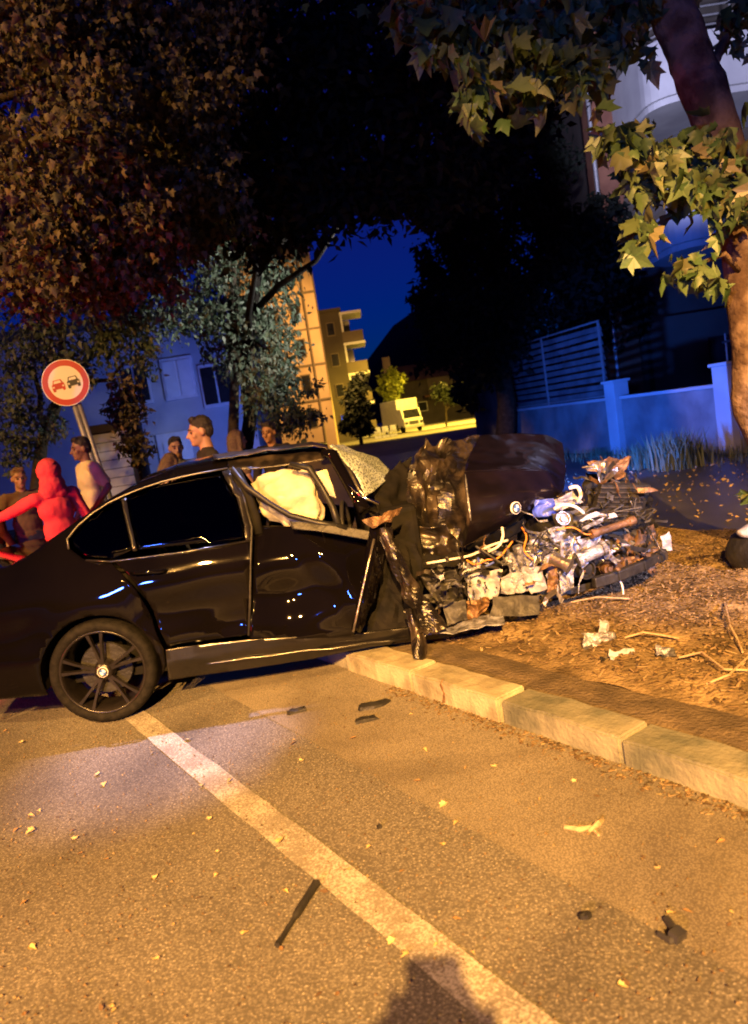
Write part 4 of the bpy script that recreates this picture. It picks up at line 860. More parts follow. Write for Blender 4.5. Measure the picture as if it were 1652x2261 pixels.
# block of flats on the right, balconies with rounded parapets
bl = thing('apartment_block', (12.0, 24.0, 0), 'pale block of flats with stacked balconies behind the plane tree', 'building')
BX, BY = 8.2, 21.0
wbox('wall', (BX + 6.5, BY + 4.4, 9.0), (13.0, 8.0, 18.0), 'wall_dark', bl)
wbox('plinth_wall', (BX + 6.5, BY + 0.2, 1.6), (12.6, 0.36, 3.2), 'wall_dark', bl)
def balcony(x0, x1, z0, zt, depth_, rail_):
    mb = MB(); n_ = 10; prof = [(x0, BY + 0.38), (x0, BY - depth_ + 0.7)] + [(x0 + 0.7 - 0.7 * math.cos(R(a_)), BY - depth_ + 0.7 - 0.7 * math.sin(R(a_))) for a_ in range(15, 91, 15)] + [(x1, BY - depth_)]
    rows = [[Vector((x, y, z0)) for x, y in prof], [Vector((x, y, zt)) for x, y in prof]]; mb.grid(rows)
    par = mb.build('balcony', 'wall_white', bl, solid=0.14)
    mb = MB(); mb.prism([Vector((x, y, z0 - 0.16)) for x, y in prof] + [Vector((x1, BY + 0.38, z0 - 0.16))], (0, 0, 0.15)); mb.build('slab', 'wall_white', par)
    if rail_:
        pp_ = prof[1:]
        for zz_ in np.arange(zt + 0.14, zt + rail_ + 0.02, 0.21):
            m2 = MB(); m2.tube([(x, y, zz_) for x, y in pp_], 0.022, 6); m2.build('rail', 'metalgrey', par)
        L_ = np.cumsum([0] + [math.hypot(pp_[i + 1][0] - pp_[i][0], pp_[i + 1][1] - pp_[i][1]) for i in range(len(pp_) - 1)])
        for d_ in np.arange(0.1, min(L_[-1], 7), 0.75):
            i = int(np.searchsorted(L_, d_)) - 1; i = max(i, 0); f = (d_ - L_[i]) / (L_[i + 1] - L_[i])
            x, y = pp_[i][0] + f * (pp_[i + 1][0] - pp_[i][0]), pp_[i][1] + f * (pp_[i + 1][1] - pp_[i][1])
            m2 = MB(); m2.tube([(x, y, zt), (x, y, zt + rail_ + 0.05)], 0.025, 6); m2.build('rail_post', 'metalgrey', par)
for z0, zt, rl in ((4.75, 5.55, 0.7), (8.15, 9.45, 0.7), (12.0, 13.3, 0.7)):
    balcony(BX - 0.05 + (0.25 if z0 < 5 else 0), BX + 9.5, z0, zt, 2.4, rl)
    for xx in (BX + 2.0, BX + 5.2, BX + 8.2):
        w = wbox('window', (xx, BY + 0.35, z0 + 1.3), (1.5, 0.12, 2.2), 'metalwhite', bl)
        wbox('pane', (xx - 0.36, BY + 0.28, z0 + 1.3), (0.62, 0.03, 2.0), 'windowdark', w); wbox('pane', (xx + 0.36, BY + 0.28, z0 + 1.3), (0.62, 0.03, 2.0), 'windowdark', w)
wbox('corner_pillar', (BX - 0.35, BY + 0.7, 9.0), (0.62, 0.9, 18.0), 'brickred', bl)
mb = MB(); mb.tube([(BX - 0.72, BY + 0.3, 0), (BX - 0.72, BY + 0.3, 18)], 0.06, 8); mb.build('downpipe', 'metalgrey', bl)
wbox('ground_window', (BX + 2.6, BY - 0.02, 1.7), (1.6, 0.06, 1.5), 'windowdark', bl)

# warm-lit apartment house far up the street
ap = thing('apartment_house', (-5.5, 62, 0), 'tall apartment house with cream side wall lit by street lamps', 'building')
pa, pb = P(668, 900, 60), P(742, 900, 60)
xw0, xw1 = -9.0, P(738, 930, 60).x
wbox('wall', ((xw0 + xw1) / 2, 62, 9.0), (xw1 - xw0, 4.0, 18.0), 'wall_warm', ap)
for k in range(6):
    z_ = 2.0 + 2.8 * k
    wbox('floor_band', ((xw0 + xw1) / 2, 59.93, z_ + 1.9), (xw1 - xw0 + 0.1, 0.12, 0.16), 'wall_tan', ap)
    for xx in (xw1 - 1.7, xw1 - 3.6):
        w = wbox('window', (xx, 59.98, z_ + 0.5), (0.8, 0.10, 1.5), 'wall_tan', ap); wbox('pane', (xx, 59.91, z_ + 0.5), (0.62, 0.04, 1.3), 'windowdark', w)
mb = MB(); mb.tube([(xw1 - 0.9, 59.85, 0), (xw1 - 0.9, 59.85, 18)], 0.09, 8); mb.build('downpipe', 'wall_tan', ap)
x0, x1, zt = P(704, 800, 72).x, P(765, 800, 72).x, P(722, 690, 72).z
ap2 = thing('apartment_house', ((x0 + x1) / 2, 74, 0), 'flat roofed tan apartment house with white balcony at roof level', 'building')
wbox('wall', ((x0 + x1) / 2 - 1, 76, zt / 2), (x1 - x0 + 2, 8, zt), 'facade_tan', ap2)
wbox('roof_slab', ((x0 + x1) / 2 - 1, 76, zt + 0.15), (x1 - x0 + 2.4, 8.4, 0.28), 'facade_tan', ap2)
for k in range(4):
    zz_ = zt - 2.9 * (k + 1)
    bc_ = wbox('balcony', (x1 + 1.0, 74.5, zz_ + 0.45), (2.0, 4.0, 1.0), 'wall_tan', ap2); wbox('balcony_ceiling', (x1 + 1.0, 74.5, zz_ + 2.68), (2.2, 4.2, 0.25), 'metalwhite', bc_)
    wbox('balcony_post', (x1 + 0.12, 72.6, zz_ + 1.76), (0.18, 0.18, 1.58), 'metalwhite', bc_); wbox('balcony_door', (x1 + 0.4, 76.4, zz_ + 1.7), (0.9, 0.1, 1.6), 'windowdark', bc_)
    for xx in (x1 - 1.0, x1 - 2.4):
        w = wbox('window', (xx, 71.97, zz_ + 1.3), (0.8, 0.1, 1.3), 'wall_tan', ap2); wbox('pane', (xx, 71.9, zz_ + 1.3), (0.64, 0.04, 1.1), 'windowdark', w)
# small house with porch and chimney at the end of the street
hs = thing('street_house', tuple(P(950, 900, 108) * 1.0), 'low tiled house with porch and chimney beyond the lit tree', 'house'); hs.location.z = 0
hx = P(950, 850, 108).x
wbox('wall', (hx + 1, 112, 3.2), (14, 8, 6.4), 'wall_dark', hs)
wbox('porch', (hx + 2.2, 106.5, 3.9), (7, 3, 0.3), 'tile', hs)
wbox('porch_wall', (hx + 2.2, 107.6, 5.3), (5.2, 0.3, 2.2), 'wall_tan', hs)
mb = MB(); mb.prism([Vector((hx - 6.6, 107.4, 6.4)), Vector((hx - 6.6, 116.6, 6.4)), Vector((hx - 6.6, 112, 9.0))], (15.2, 0, 0)); rf = mb.build('roof', 'tile', hs)
pc = P(856, 815, 108); wbox('chimney', (pc.x, 109.5, pc.z - 1.0), (1.1, 1.1, 5.6), 'wall_warm', rf)
for xx in (hx - 1.5, hx + 5.2): w = wbox('window', (xx, 107.95, 2.6), (1.4, 0.12, 1.4), 'metalwhite', hs); wbox('pane', (xx, 107.86, 2.6), (1.2, 0.06, 1.2), 'windowdark', w)
# house on the left in the blue light
x0, x1 = P(-60, 900, 21).x, P(560, 900, 21).x
bh = thing('blue_lit_house', ((x0 + x1) / 2, 22, 0), 'plain two storey house behind the onlookers, lit blue', 'house')
wbox('wall', ((x0 + x1) / 2, 24.0, 2.6), (x1 - x0, 6.0, 5.2), 'wall_white', bh)
for (px, py, w_, h_) in ((395, 835, 0.9, 1.15), (300, 850, 0.8, 1.1), (480, 850, 0.9, 1.2)):
    c = P(px, py, 20.95); w = wbox('window', (c.x, 20.97, c.z), (w_, 0.12, h_), 'metalwhite', bh)
    for q in (-1, 1): wbox('pane', (c.x + q * w_ * 0.235, 20.89, c.z), (w_ * 0.40, 0.04, h_ * 0.84), 'shutter' if px == 395 else 'windowdark', w)
c = P(380, 950, 20.95); dr = wbox('door', (c.x, 20.97, 1.05), (0.95, 0.1, 2.1), 'metalwhite', bh); wbox('door_panel', (c.x, 20.9, 1.35), (0.6, 0.04, 1.0), 'shutter', dr)
mb = MB(); mb.box(((x0 + x1) / 2, 23.9, 5.32), (x1 - x0 + 0.8, 6.6, 0.22)); mb.build('eaves', 'wall_dark', bh)
# pale roller shutter kiosk
c = P(236, 1015, 15); ks = thing('shutter_kiosk', (c.x, 15.4, 0), 'pale ribbed roller shutter glowing cyan beside the sign post', 'kiosk')
wbox('box', (c.x, 15.75, 1.15), (0.95, 0.9, 2.3), 'wall_dark', ks)
for k in range(11): wbox('slat', (c.x, 15.28, 0.12 + 0.185 * k + 0.08), (0.80, 0.03, 0.172), 'shutter', ks)
wbox('lintel', (c.x, 15.26, 2.25), (0.98, 0.12, 0.16), 'wall_dark', ks)

# =================================================================== TRUCK AND BARRIERS DOWN THE STREET
tc_ = P(905, 945, 90); tx = tc_.x
tk = thing('box_truck', (tx, 91, 0), 'white box truck parked facing the camera down the lit street', 'truck')
wbox('cargo_box', (tx + 0.35, 94.4, 2.15), (2.3, 5.4, 2.5), 'metalwhite', tk, 0, 0.06)
mb = MB(); prof = [(89.4, 0.55), (89.35, 1.25), (89.6, 1.4), (90.0, 2.35), (91.5, 2.42), (91.5, 0.55)]
mb.prism([Vector((tx - 1.0, y, z)) for y, z in prof], (2.0, 0, 0)); cabm = mb.build('cab', 'metalwhite', tk, bevel=0.06)
mb = MB(); mb.add([(tx - 0.88, 89.56, 1.42), (tx + 0.88, 89.56, 1.42), (tx + 0.8, 89.93, 2.26), (tx - 0.8, 89.93, 2.26)], [(0, 1, 2, 3)]); mb.build('windscreen', 'windowdark', cabm)
wbox('grille', (tx, 89.33, 0.95), (1.0, 0.06, 0.32), 'metaldark', cabm); wbox('bumper', (tx, 89.3, 0.55), (2.0, 0.14, 0.22), 'metalgrey', tk)
for q in (-0.78, 0.78):
    wbox('headlight', (tx + q, 89.32, 0.95), (0.3, 0.08, 0.22), 'chrome', cabm)
    for yy in (90.3, 95.6): mb = MB(); mb.lathe([(0, -0.13), (0.3, -0.13), (0.42, -0.1), (0.42, 0.1), (0.3, 0.13), (0, 0.13)], (tx + q * 1.12, yy, 0.42), n=20, M3=Matrix.Rotation(R(90), 3, 'Z')); mb.build('wheel', 'tyre', tk)
tk.location = (P(905, 950, 72).x, 72.5, 0); tk.rotation_euler = (0, 0, R(16)); tk.scale = (0.96, 0.96, 0.96)
for k, (px, py) in enumerate(((836, 968), (853, 964), (870, 960))):
    c = P(px, py, 64); o = thing('road_barrier', (c.x, 64, 0), ['white plastic road barrier farthest from the truck', 'white plastic road barrier in the middle of the three', 'white plastic road barrier nearest the truck'][k], 'barrier', 'barriers beside the truck')
    wbox('foot', (c.x, 64, 0.12), (0.62, 0.5, 0.22), 'whiteplastic', o); wbox('board', (c.x, 64, 0.72), (0.56, 0.09, 0.55), 'whiteplastic', o, 0, 0.02)
    wbox('upright', (c.x - 0.2, 64, 0.36), (0.07, 0.07, 0.3), 'whiteplastic', o); wbox('upright', (c.x + 0.2, 64, 0.36), (0.07, 0.07, 0.3), 'whiteplastic', o)

# =================================================================== NO-OVERTAKING SIGN
sc_ = P(145, 845, 10.0); rs = thing('road_sign', (P(205, 1010, 10.0).x, 10.0, 0), 'round no-overtaking sign with red rim on a grey leaning post', 'road sign')
ft = P(290, 1300, 10.0); ft = Vector((sc_.x + 0.30, 10.03, 0)); rs.location = ft; lean = (sc_ - ft)
mb = MB(); mb.tube([ft + Vector((0, 0.06, 0)), sc_ + lean.normalized() * 0.22 + Vector((0, 0.06, 0))], 0.038, 12); mb.build('post', 'metalgrey', rs, smooth=True)
mb = MB(); mb.tube([ft + Vector((0.10, 0.06, 0)), sc_ + lean.normalized() * 0.1 + Vector((0.06, 0.06, 0))], 0.03, 12); mb.build('post', 'metalgrey', rs, smooth=True)
SR = Matrix.Rotation(math.atan2(lean.x, lean.z), 3, 'Y'); SR = Matrix.Rotation(R(6), 3, 'Z') @ SR
mb = MB(); mb.lathe([(0, 0), (0.228, 0), (0.228, -0.003), (0.0, -0.003)], sc_, n=48, M3=SR); mb.build('sign_face', 'sign_white', rs)
mb = MB(); mb.lathe([(0.222, -0.005), (0.297, -0.005), (0.30, 0.0), (0.30, 0.012), (0, 0.012)], sc_, n=48, M3=SR); mb.build('red_rim', 'sign_red', rs)
mb = MB(); mb.lathe([(0.297, -0.0065), (0.306, -0.0065), (0.306, 0.013)], sc_, n=48, M3=SR); mb.build('rim_edge', 'sign_white', rs)
def car_symbol(cx, mt):
    mb = MB(); sp = lambda x, z: sc_ + SR @ Vector((cx + x, -0.0075, z))
    out = [(-.082, -.055), (-.082, .0), (-.066, .014), (-.05, .062), (.05, .062), (.066, .014), (.082, .0), (.082, -.055), (.078, -.085), (.048, -.085), (.046, -.058), (-.046, -.058), (-.048, -.085), (-.078, -.085)]
    mb.prism([sp(x, z) for x, z in out], SR @ Vector((0, -0.002, 0))); s_ = mb.build('car_symbol', mt, rs)
    m2 = MB(); m2.prism([sp(x, z) + SR @ Vector((0, -0.003, 0)) for x, z in ((-.052, .016), (-.040, .05), (.040, .05), (.052, .016))], SR @ Vector((0, -0.001, 0))); m2.build('symbol_window', 'sign_white', s_)
    for q in (-1, 1): m2 = MB(); m2.prism([sp(q * .062 + x, -.026 + z) + SR @ Vector((0, -0.003, 0)) for x, z in ((-.012, -.01), (.012, -.01), (.012, .01), (-.012, .01))], SR @ Vector((0, -0.001, 0))); m2.build('symbol_lamp', 'sign_white', s_)
car_symbol(-0.10, 'sign_red'); car_symbol(0.10, 'sign_black')

# =================================================================== PEOPLE
bake_sc = bpy.data.scenes.new('bake')
def bake(mb, voxel, name, mt, parent, smooth_it=3):
    me = bpy.data.meshes.new('tmp'); me.from_pydata(mb.v, [], mb.f); o = bpy.data.objects.new('tmp', me); bake_sc.collection.objects.link(o)
    r_ = o.modifiers.new('r', 'REMESH'); r_.mode = 'VOXEL'; r_.voxel_size = voxel
    if smooth_it: s_ = o.modifiers.new('s', 'SMOOTH'); s_.iterations = smooth_it; s_.factor = 0.5
    bake_sc.view_layers[0].update(); dg = bake_sc.view_layers[0].depsgraph; m2 = bpy.data.meshes.new_from_object(o.evaluated_get(dg)); bpy.data.objects.remove(o)
    m2.name = name; m2.materials.clear(); m2.materials.append(M[mt]); m2.polygons.foreach_set('use_smooth', [True] * len(m2.polygons))
    ob = bpy.data.objects.new(name, m2); C.objects.link(ob); ob.parent = parent; return ob
def ruffle(me, f1, a1, f2, a2, off):
    n_ = len(me.vertices); co = np.empty(n_ * 3, np.float32); no = np.empty(n_ * 3, np.float32); me.vertices.foreach_get('co', co); me.vertices.foreach_get('normal', no)
    co = co.reshape(-1, 3); no = no.reshape(-1, 3)
    h = np.array([noise.noise(Vector(c) * f1 + off) * a1 + noise.noise(Vector(c) * f2) * a2 for c in co.tolist()])
    me.vertices.foreach_set('co', (co + no * h[:, None]).astype(np.float32).ravel()); me.update()
def person(loc, rz, h, label, shirt, trousers='c_jeans', skin='skin', hair='hair', style='short', arms=None, lean=0.0, group=None, sleeves='short', head_turn=0.0):
    """figure facing -Y before turning; arms: {side: (elbow, wrist)} in metres for a 1.75 m figure, x to the figure's left when facing us"""
    k = h / 1.75; root = thing('person', loc, label, 'person', group); root.rotation_euler = (0, 0, rz)
    def T(p): 
        p = Vector(p)
        if lean and p.z > 0.95: p = Vector((p.x, p.y - (p.z - 0.95) * math.sin(lean), 0.95 + (p.z - 0.95) * math.cos(lean)))
        return p * k
    A = {-1: ((-0.27, 0.02, 1.14), (-0.27, -0.10, 0.90)), 1: ((0.27, 0.02, 1.14), (0.27, -0.10, 0.90))}
    if arms: A.update(arms)
    sk = MB(); hd = Vector((0, -0.03, 1.60)); ht = Matrix.Rotation(head_turn, 3, 'Z')
    def H(p): return T(hd + ht @ Vector(p))
    # head: skull, jaw, brow, nose, mouth, ears, neck
    sk.ellipsoid(H((0, 0.012, 0.035)), (0.076 * k, 0.094 * k, 0.098 * k)); sk.ellipsoid(H((0, -0.022, -0.045)), (0.056 * k, 0.066 * k, 0.070 * k)); sk.ellipsoid(H((0, -0.058, -0.088)), (0.030 * k, 0.028 * k, 0.024 * k))
    sk.capsule(H((-0.036, -0.074, 0.028)), H((0.036, -0.074, 0.028)), 0.016 * k, 0.016 * k); sk.capsule(H((0, -0.082, 0.018)), H((0, -0.106, -0.028)), 0.010 * k, 0.016 * k); sk.capsule(H((-0.02, -0.078, -0.058)), H((0.02, -0.078, -0.058)), 0.011 * k, 0.011 * k)
    for q in (-1, 1):
        sk.ellipsoid(H((q * 0.08, 0.012, 0.0)), (0.012 * k, 0.022 * k, 0.032 * k)); sk.ellipsoid(H((q * 0.042, -0.056, -0.022)), (0.024 * k, 0.022 * k, 0.024 * k))
    sk.capsule(T((0, 0.012, 1.40)), T((0, -0.002, 1.55)), 0.062 * k, 0.054 * k)
    # torso, limbs
    sk.ellipsoid(T((0, 0.0, 1.28)), (0.165 * k, 0.10 * k, 0.17 * k)); sk.ellipsoid(T((0, 0.0, 1.06)), (0.14 * k, 0.095 * k, 0.16 * k)); sk.ellipsoid(T((0, 0.01, 0.93)), (0.16 * k, 0.11 * k, 0.12 * k))
    for q in (-1, 1):
        e, w = A[q]; sh = T((q * 0.185, 0.005, 1.40)); e_, w_ = T(e), T(w)
        sk.capsule(sh, e_, 0.052 * k, 0.040 * k); sk.capsule(e_, w_, 0.040 * k, 0.027 * k)
        d = (w_ - e_).normalized(); up = Vector((0, 0, 1)); sd = d.cross(up); sd = sd.normalized() if sd.length > 0.1 else Vector((1, 0, 0)); up = sd.cross(d)
        pm = w_ + d * 0.055 * k; sk.capsule(w_ + d * 0.015 * k, pm, 0.027 * k, 0.034 * k)
        if abs(d.z) > 0.7: fanax = Vector((0, 1, 0)) - d * d.y; fanax = fanax.normalized()
        else: fanax = up
        for f, (o_, L_) in enumerate(((-0.030, 0.060), (-0.010, 0.076), (0.011, 0.078), (0.031, 0.068))):
            b0 = pm + fanax * o_ * k + d * 0.018 * k; m1 = b0 + (d + fanax * o_ * 5) .normalized() * L_ * 0.6 * k; m2 = m1 + (d + fanax * o_ * 5 + fanax.cross(d) * 0.35).normalized() * L_ * 0.55 * k
            sk.capsule(b0, m1, 0.0105 * k, 0.0095 * k, 8); sk.capsule(m1, m2, 0.0095 * k, 0.008 * k, 8)
        tb = w_ + d * 0.03 * k + fanax * 0.03 * k; sk.capsule(tb, tb + (d * 0.5 + fanax).normalized() * 0.05 * k, 0.012 * k, 0.010 * k, 8)
        hp_ = Vector((q * 0.09, 0.0, 0.92)) * k; kn = Vector((q * 0.10, -0.02, 0.50)) * k; an = Vector((q * 0.105, 0.03, 0.09)) * k
        sk.capsule(hp_, kn, 0.082 * k, 0.056 * k); sk.capsule(kn, an, 0.056 * k, 0.038 * k); sk.capsule(an, an + Vector((0, -0.12, -0.045)) * k, 0.036 * k, 0.032 * k)
    bake(sk, 0.0105, 'body', skin, root)
    # clothes
    c = MB(); g = 0.016
    c.ellipsoid(T((0, 0.0, 1.27)), ((0.17 + g) * k, (0.105 + g) * k, 0.175 * k)); c.ellipsoid(T((0, 0.0, 1.06)), ((0.15 + g) * k, (0.10 + g) * k, 0.19 * k)); c.ellipsoid(T((0, 0.01, 0.93)), ((0.162 + g) * k, (0.112 + g) * k, 0.13 * k)); c.capsule(T((-0.15, 0.006, 1.395)), T((0.15, 0.006, 1.395)), 0.066 * k, 0.066 * k); c.capsule(T((0, 0.01, 1.40)), T((0, 0.008, 1.445)), 0.078 * k, 0.064 * k)
    for q in (-1, 1):
        e, w = A[q]; sh = T((q * 0.185, 0.005, 1.395)); e_, w_ = T(e), T(w); u = (e_ - sh)
        if sleeves == 'short': c.capsule(sh, sh + u * 0.72, 0.068 * k, 0.066 * k)
        else: c.capsule(sh, e_, 0.068 * k, 0.056 * k); c.capsule(e_, w_, 0.055 * k, 0.040 * k)
    sh_o = bake(c, 0.014, 'shirt', shirt, root, 2)
    ruffle(sh_o.data, 9.0, 0.010, 22.0, 0.004, Vector((loc[0], loc[1], 0)))
    c = MB(); c.ellipsoid((0, 0.01 * k, 0.92 * k), (0.178 * k, 0.125 * k, 0.13 * k))
    for q in (-1, 1): c.capsule((q * 0.09 * k, 0, 0.90 * k), (q * 0.10 * k, -0.02 * k, 0.50 * k), 0.096 * k, 0.075 * k); c.capsule((q * 0.10 * k, -0.02 * k, 0.50 * k), (q * 0.105 * k, 0.03 * k, 0.10 * k), 0.075 * k, 0.062 * k)
    bake(c, 0.018, 'trousers', trousers, root, 2)
    for q in (-1, 1):
        c = MB(); c.capsule((q * 0.105 * k, 0.05 * k, 0.052 * k), (q * 0.11 * k, -0.13 * k, 0.045 * k), 0.05 * k, 0.044 * k); bake(c, 0.014, 'shoe', 'shoe', root, 1)
        c = MB(); c.ellipsoid(H((q * 0.031, -0.079, 0.006)), (0.014 * k, 0.008 * k, 0.008 * k), None, 10, 6); c.build('eye', 'eye', None, smooth=True).parent = root
        c = MB(); c.capsule(H((q * 0.016, -0.091, 0.030)), H((q * 0.052, -0.080, 0.032)), 0.0055 * k, 0.0045 * k, 6); c.build('eyebrow', hair, None, smooth=True).parent = root
    c = MB()
    if style == 'short':
        c.ellipsoid(H((0, 0.024, 0.062)), (0.084 * k, 0.096 * k, 0.088 * k)); c.ellipsoid(H((0, 0.06, 0.02)), (0.076 * k, 0.062 * k, 0.082 * k)); c.capsule(H((-0.04, -0.045, 0.112)), H((0.04, -0.05, 0.115)), 0.026 * k, 0.026 * k)
    elif style == 'long':
        c.ellipsoid(H((0, 0.022, 0.06)), (0.090 * k, 0.104 * k, 0.094 * k)); c.capsule(H((0, 0.06, 0.03)), H((0, 0.085, -0.22)), 0.09 * k, 0.085 * k)
        for q in (-1, 1): c.capsule(H((q * 0.075, 0.01, 0.03)), H((q * 0.085, 0.02, -0.20)), 0.035 * k, 0.03 * k)
    elif style == 'hood':
        c.ellipsoid(H((0, 0.03, 0.045)), (0.115 * k, 0.122 * k, 0.128 * k)); c.ellipsoid(H((0, 0.05, -0.09)), (0.125 * k, 0.105 * k, 0.12 * k)); c.capsule(H((-0.06, 0.05, -0.17)), H((0.06, 0.05, -0.17)), 0.085 * k, 0.085 * k)
    ho = bake(c, 0.011, 'hood' if style == 'hood' else 'hair', shirt if style == 'hood' else hair, root, 2)
    ruffle(ho.data, 30.0, 0.006, 70.0, 0.003, Vector((0, 0, 0)))
    return root
def stand(x, y, Y, h, hz=1.635):
    """ground spot and stature for a head centre at image pixel x, y"""
    c = P(x, y, Y); return (c.x, Y, 0), c.z / hz * 1.75
l, h_ = stand(108, 1042, 6.95, 1.7)
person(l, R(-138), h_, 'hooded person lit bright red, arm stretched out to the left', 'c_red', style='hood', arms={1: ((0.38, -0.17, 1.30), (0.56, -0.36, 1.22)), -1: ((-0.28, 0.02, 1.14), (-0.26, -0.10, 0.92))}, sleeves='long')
l, h_ = stand(182, 985, 8.9, 1.7)
person(l, R(-50), h_, 'dark haired man in a pale yellow T-shirt beside the sign post', 'c_white', skin='skin2', arms={1: ((0.30, 0.08, 1.16), (0.26, -0.08, 0.98))})
l, h_ = stand(40, 1052, 8.4, 1.7)
person(l, R(35), h_, 'brown haired onlooker half hidden behind the hooded person', 'c_brown', hair='hairbrown', skin='skin')
l, h_ = stand(-40, 1090, 8.2, 1.7)
person(l, R(150), h_, 'onlooker in dark maroon jacket at the left edge of the picture', 'c_maroon', sleeves='long')
l, h_ = stand(325, 1010, 8.0, 1.7)
person((l[0], l[1], 0), R(155), 1.66, 'onlooker in striped top leaning forward behind the car roof', 'c_stripe', hair='hairbrown', style='long', lean=R(32))
l, h_ = stand(388, 984, 8.7, 1.7)
person(l, R(14), h_, 'man in grey T-shirt facing the camera behind the car roof', 'c_grey', head_turn=R(8))
l, h_ = stand(447, 945, 6.7, 1.7)
person(l, R(-68), h_, 'tall man in black with red-lit face in profile', 'c_black', sleeves='long')
l, h_ = stand(520, 968, 9.4, 1.7)
person(l, R(120), h_, 'brown haired woman seen from behind right of the tall man in black', 'c_brown', hair='hairbrown', style='long')
l, h_ = stand(595, 950, 9.0, 1.7)
person(l, R(-20), h_, 'dark clothed man right of the woman with brown hair, above the car roof', 'c_black', sleeves='long')
# the photographer, whose shadow falls on the road
person((0.0, -0.66, 0), R(180), 1.76, 'person taking the picture whose shadow falls on the lane line', 'c_black', sleeves='long', arms={1: ((0.37, -0.06, 1.40), (0.12, -0.26, 1.47)), -1: ((-0.30, -0.10, 1.20), (-0.10, -0.26, 1.42))})
bpy.data.scenes.remove(bake_sc)

# =================================================================== TREES
def limb(mb, pts, r0, r1, n=10):
    m_ = len(pts); mb.tube(pts, [r0 + (r1 - r0) * i / (m_ - 1) for i in range(m_)], n)
def wob(a_, b_, k, amp, seed):
    a_, b_ = Vector(a_), Vector(b_); rr_ = random.Random(seed)
    return [a_.lerp(b_, i / k) + Vector((rr_.uniform(-1, 1), rr_.uniform(-1, 1), rr_.uniform(-1, 1))) * amp * (0 < i < k) for i in range(k + 1)]
# plane tree on the right, trunk leaning over the picture
pt = thing('plane_tree', (3.05, 5.0, 0.1), 'plane tree with flaking leaning trunk and hanging leaves at right', 'tree')
tp = [(3.05, 5.05, 0.0), (2.98, 5.03, 0.5)] + [tuple(P(x, y, 5.0)) for x, y in ((1668, 900), (1662, 760), (1650, 620), (1634, 500), (1612, 400), (1585, 290), (1552, 190), (1510, 90), (1470, 0), (1430, -120), (1380, -300))]
rad = [0.20, 0.16, 0.138, 0.132, 0.13, 0.134, 0.14, 0.138, 0.138, 0.14, 0.135, 0.12, 0.10]
mb = MB(); fine = []; fr_ = []
for i in range(len(tp) - 1):
    for k in range(5): fine.append(Vector(tp[i]).lerp(Vector(tp[i + 1]), k / 5)); fr_.append(rad[i] + (rad[i + 1] - rad[i]) * k / 5)
mb.tube(fine, fr_, 22); 
for i, v in enumerate(mb.v):
    v = Vector(v); q = v * 4.0; d = 0.020 * noise.noise(q) + 0.012 * noise.noise(q * 3.1); c = min(fine, key=lambda p: (p - v).length_squared); mb.v[i] = tuple(v + (v - c).normalized() * d)
trk = mb.build('trunk', 'bark', pt, smooth=True)
br = MB()
T5 = lambda x, y, Y=5.0: P(x, y, Y)
brs = [[T5(1612, 400), T5(1560, 380, 4.8), T5(1500, 360, 4.6), T5(1430, 330, 4.5)], [T5(1552, 190), T5(1600, 90, 5.2), T5(1650, -40, 5.3)], [T5(1470, 0), T5(1360, 20, 4.9), T5(1250, 30, 4.7), T5(1120, 40, 4.6), T5(1010, 50, 4.5)],
       [T5(1650, 620), T5(1600, 560, 4.8), T5(1550, 580, 4.7), T5(1520, 610, 4.6)], [T5(1634, 500), T5(1560, 470, 4.8), T5(1480, 430, 4.6)]]
for k, q in enumerate(brs):
    o = MB(); limb(o, q, 0.045 if k in (1, 2) else 0.022, 0.008); o.build('branch', 'bark', pt, smooth=True)
hang = [(930, 70, 55, 4.5, 26), (1000, 30, 70, 4.6, 40), (1085, 50, 80, 4.6, 60), (985, 130, 36, 4.5, 14), (1065, 185, 48, 4.45, 24), (1060, 235, 34, 4.4, 12), (1120, 130, 70, 4.6, 44), (1200, 90, 80, 4.7, 60), (1290, 60, 90, 4.8, 70), (1370, 40, 80, 4.9, 56), (1270, 150, 55, 4.6, 30), (1190, 180, 40, 4.6, 16), (890, 20, 40, 4.5, 14), (1345, 120, 50, 4.8, 26),
        (1385, 300, 48, 4.5, 26), (1440, 340, 60, 4.5, 44), (1500, 380, 60, 4.6, 44), (1560, 400, 58, 4.6, 44), (1450, 400, 48, 4.5, 28), (1600, 340, 56, 4.6, 40), (1530, 300, 46, 4.7, 26), (1620, 450, 52, 4.6, 34), (1420, 500, 34, 4.5, 14), (1400, 545, 22, 4.5, 7), (1535, 600, 40, 4.6, 16), (1590, 630, 22, 4.6, 6), (1490, 580, 22, 4.6, 7), (1640, 20, 60, 5.2, 34), (1645, 1085, 16, 4.4, 3), (1340, 270, 30, 4.5, 9)]
lv, lf = palmate(); leaf_meshes = []
for k in range(4):
    me = bpy.data.meshes.new('leaf'); vv = lv.copy(); vv[:, 2] *= 0.6 + 0.5 * k; vv[:, 0] *= 1.0 - 0.08 * k
    me.from_pydata([tuple(v) for v in vv], [], [tuple(f) for f in lf])
    mm = mat('plane_leaf', [(0.05, 0.10, 0.04), (0.08, 0.13, 0.055), (0.11, 0.14, 0.07), (0.11, 0.10, 0.05)][k], [(0.07, 0.12, 0.05), (0.11, 0.155, 0.075), (0.15, 0.17, 0.09), (0.14, 0.12, 0.06)][k], 12, 0.45); me.materials.append(mm); leaf_meshes.append(me)
ptl = root_loc(pt); near = []; rest = []
for (x, y, r_, Y, n_) in hang:
    rm = r_ * Y / FPX; c = np.array(P(x, y, Y)); p_ = c + rng.normal(size=(n_, 3)) * rm * np.array([0.55, 0.55, 0.55]); kk = max(1, int(n_ * 0.30)); near.extend(p_[:kk]); rest.append(p_)
Rm = rand_rots(len(near), 1.0)
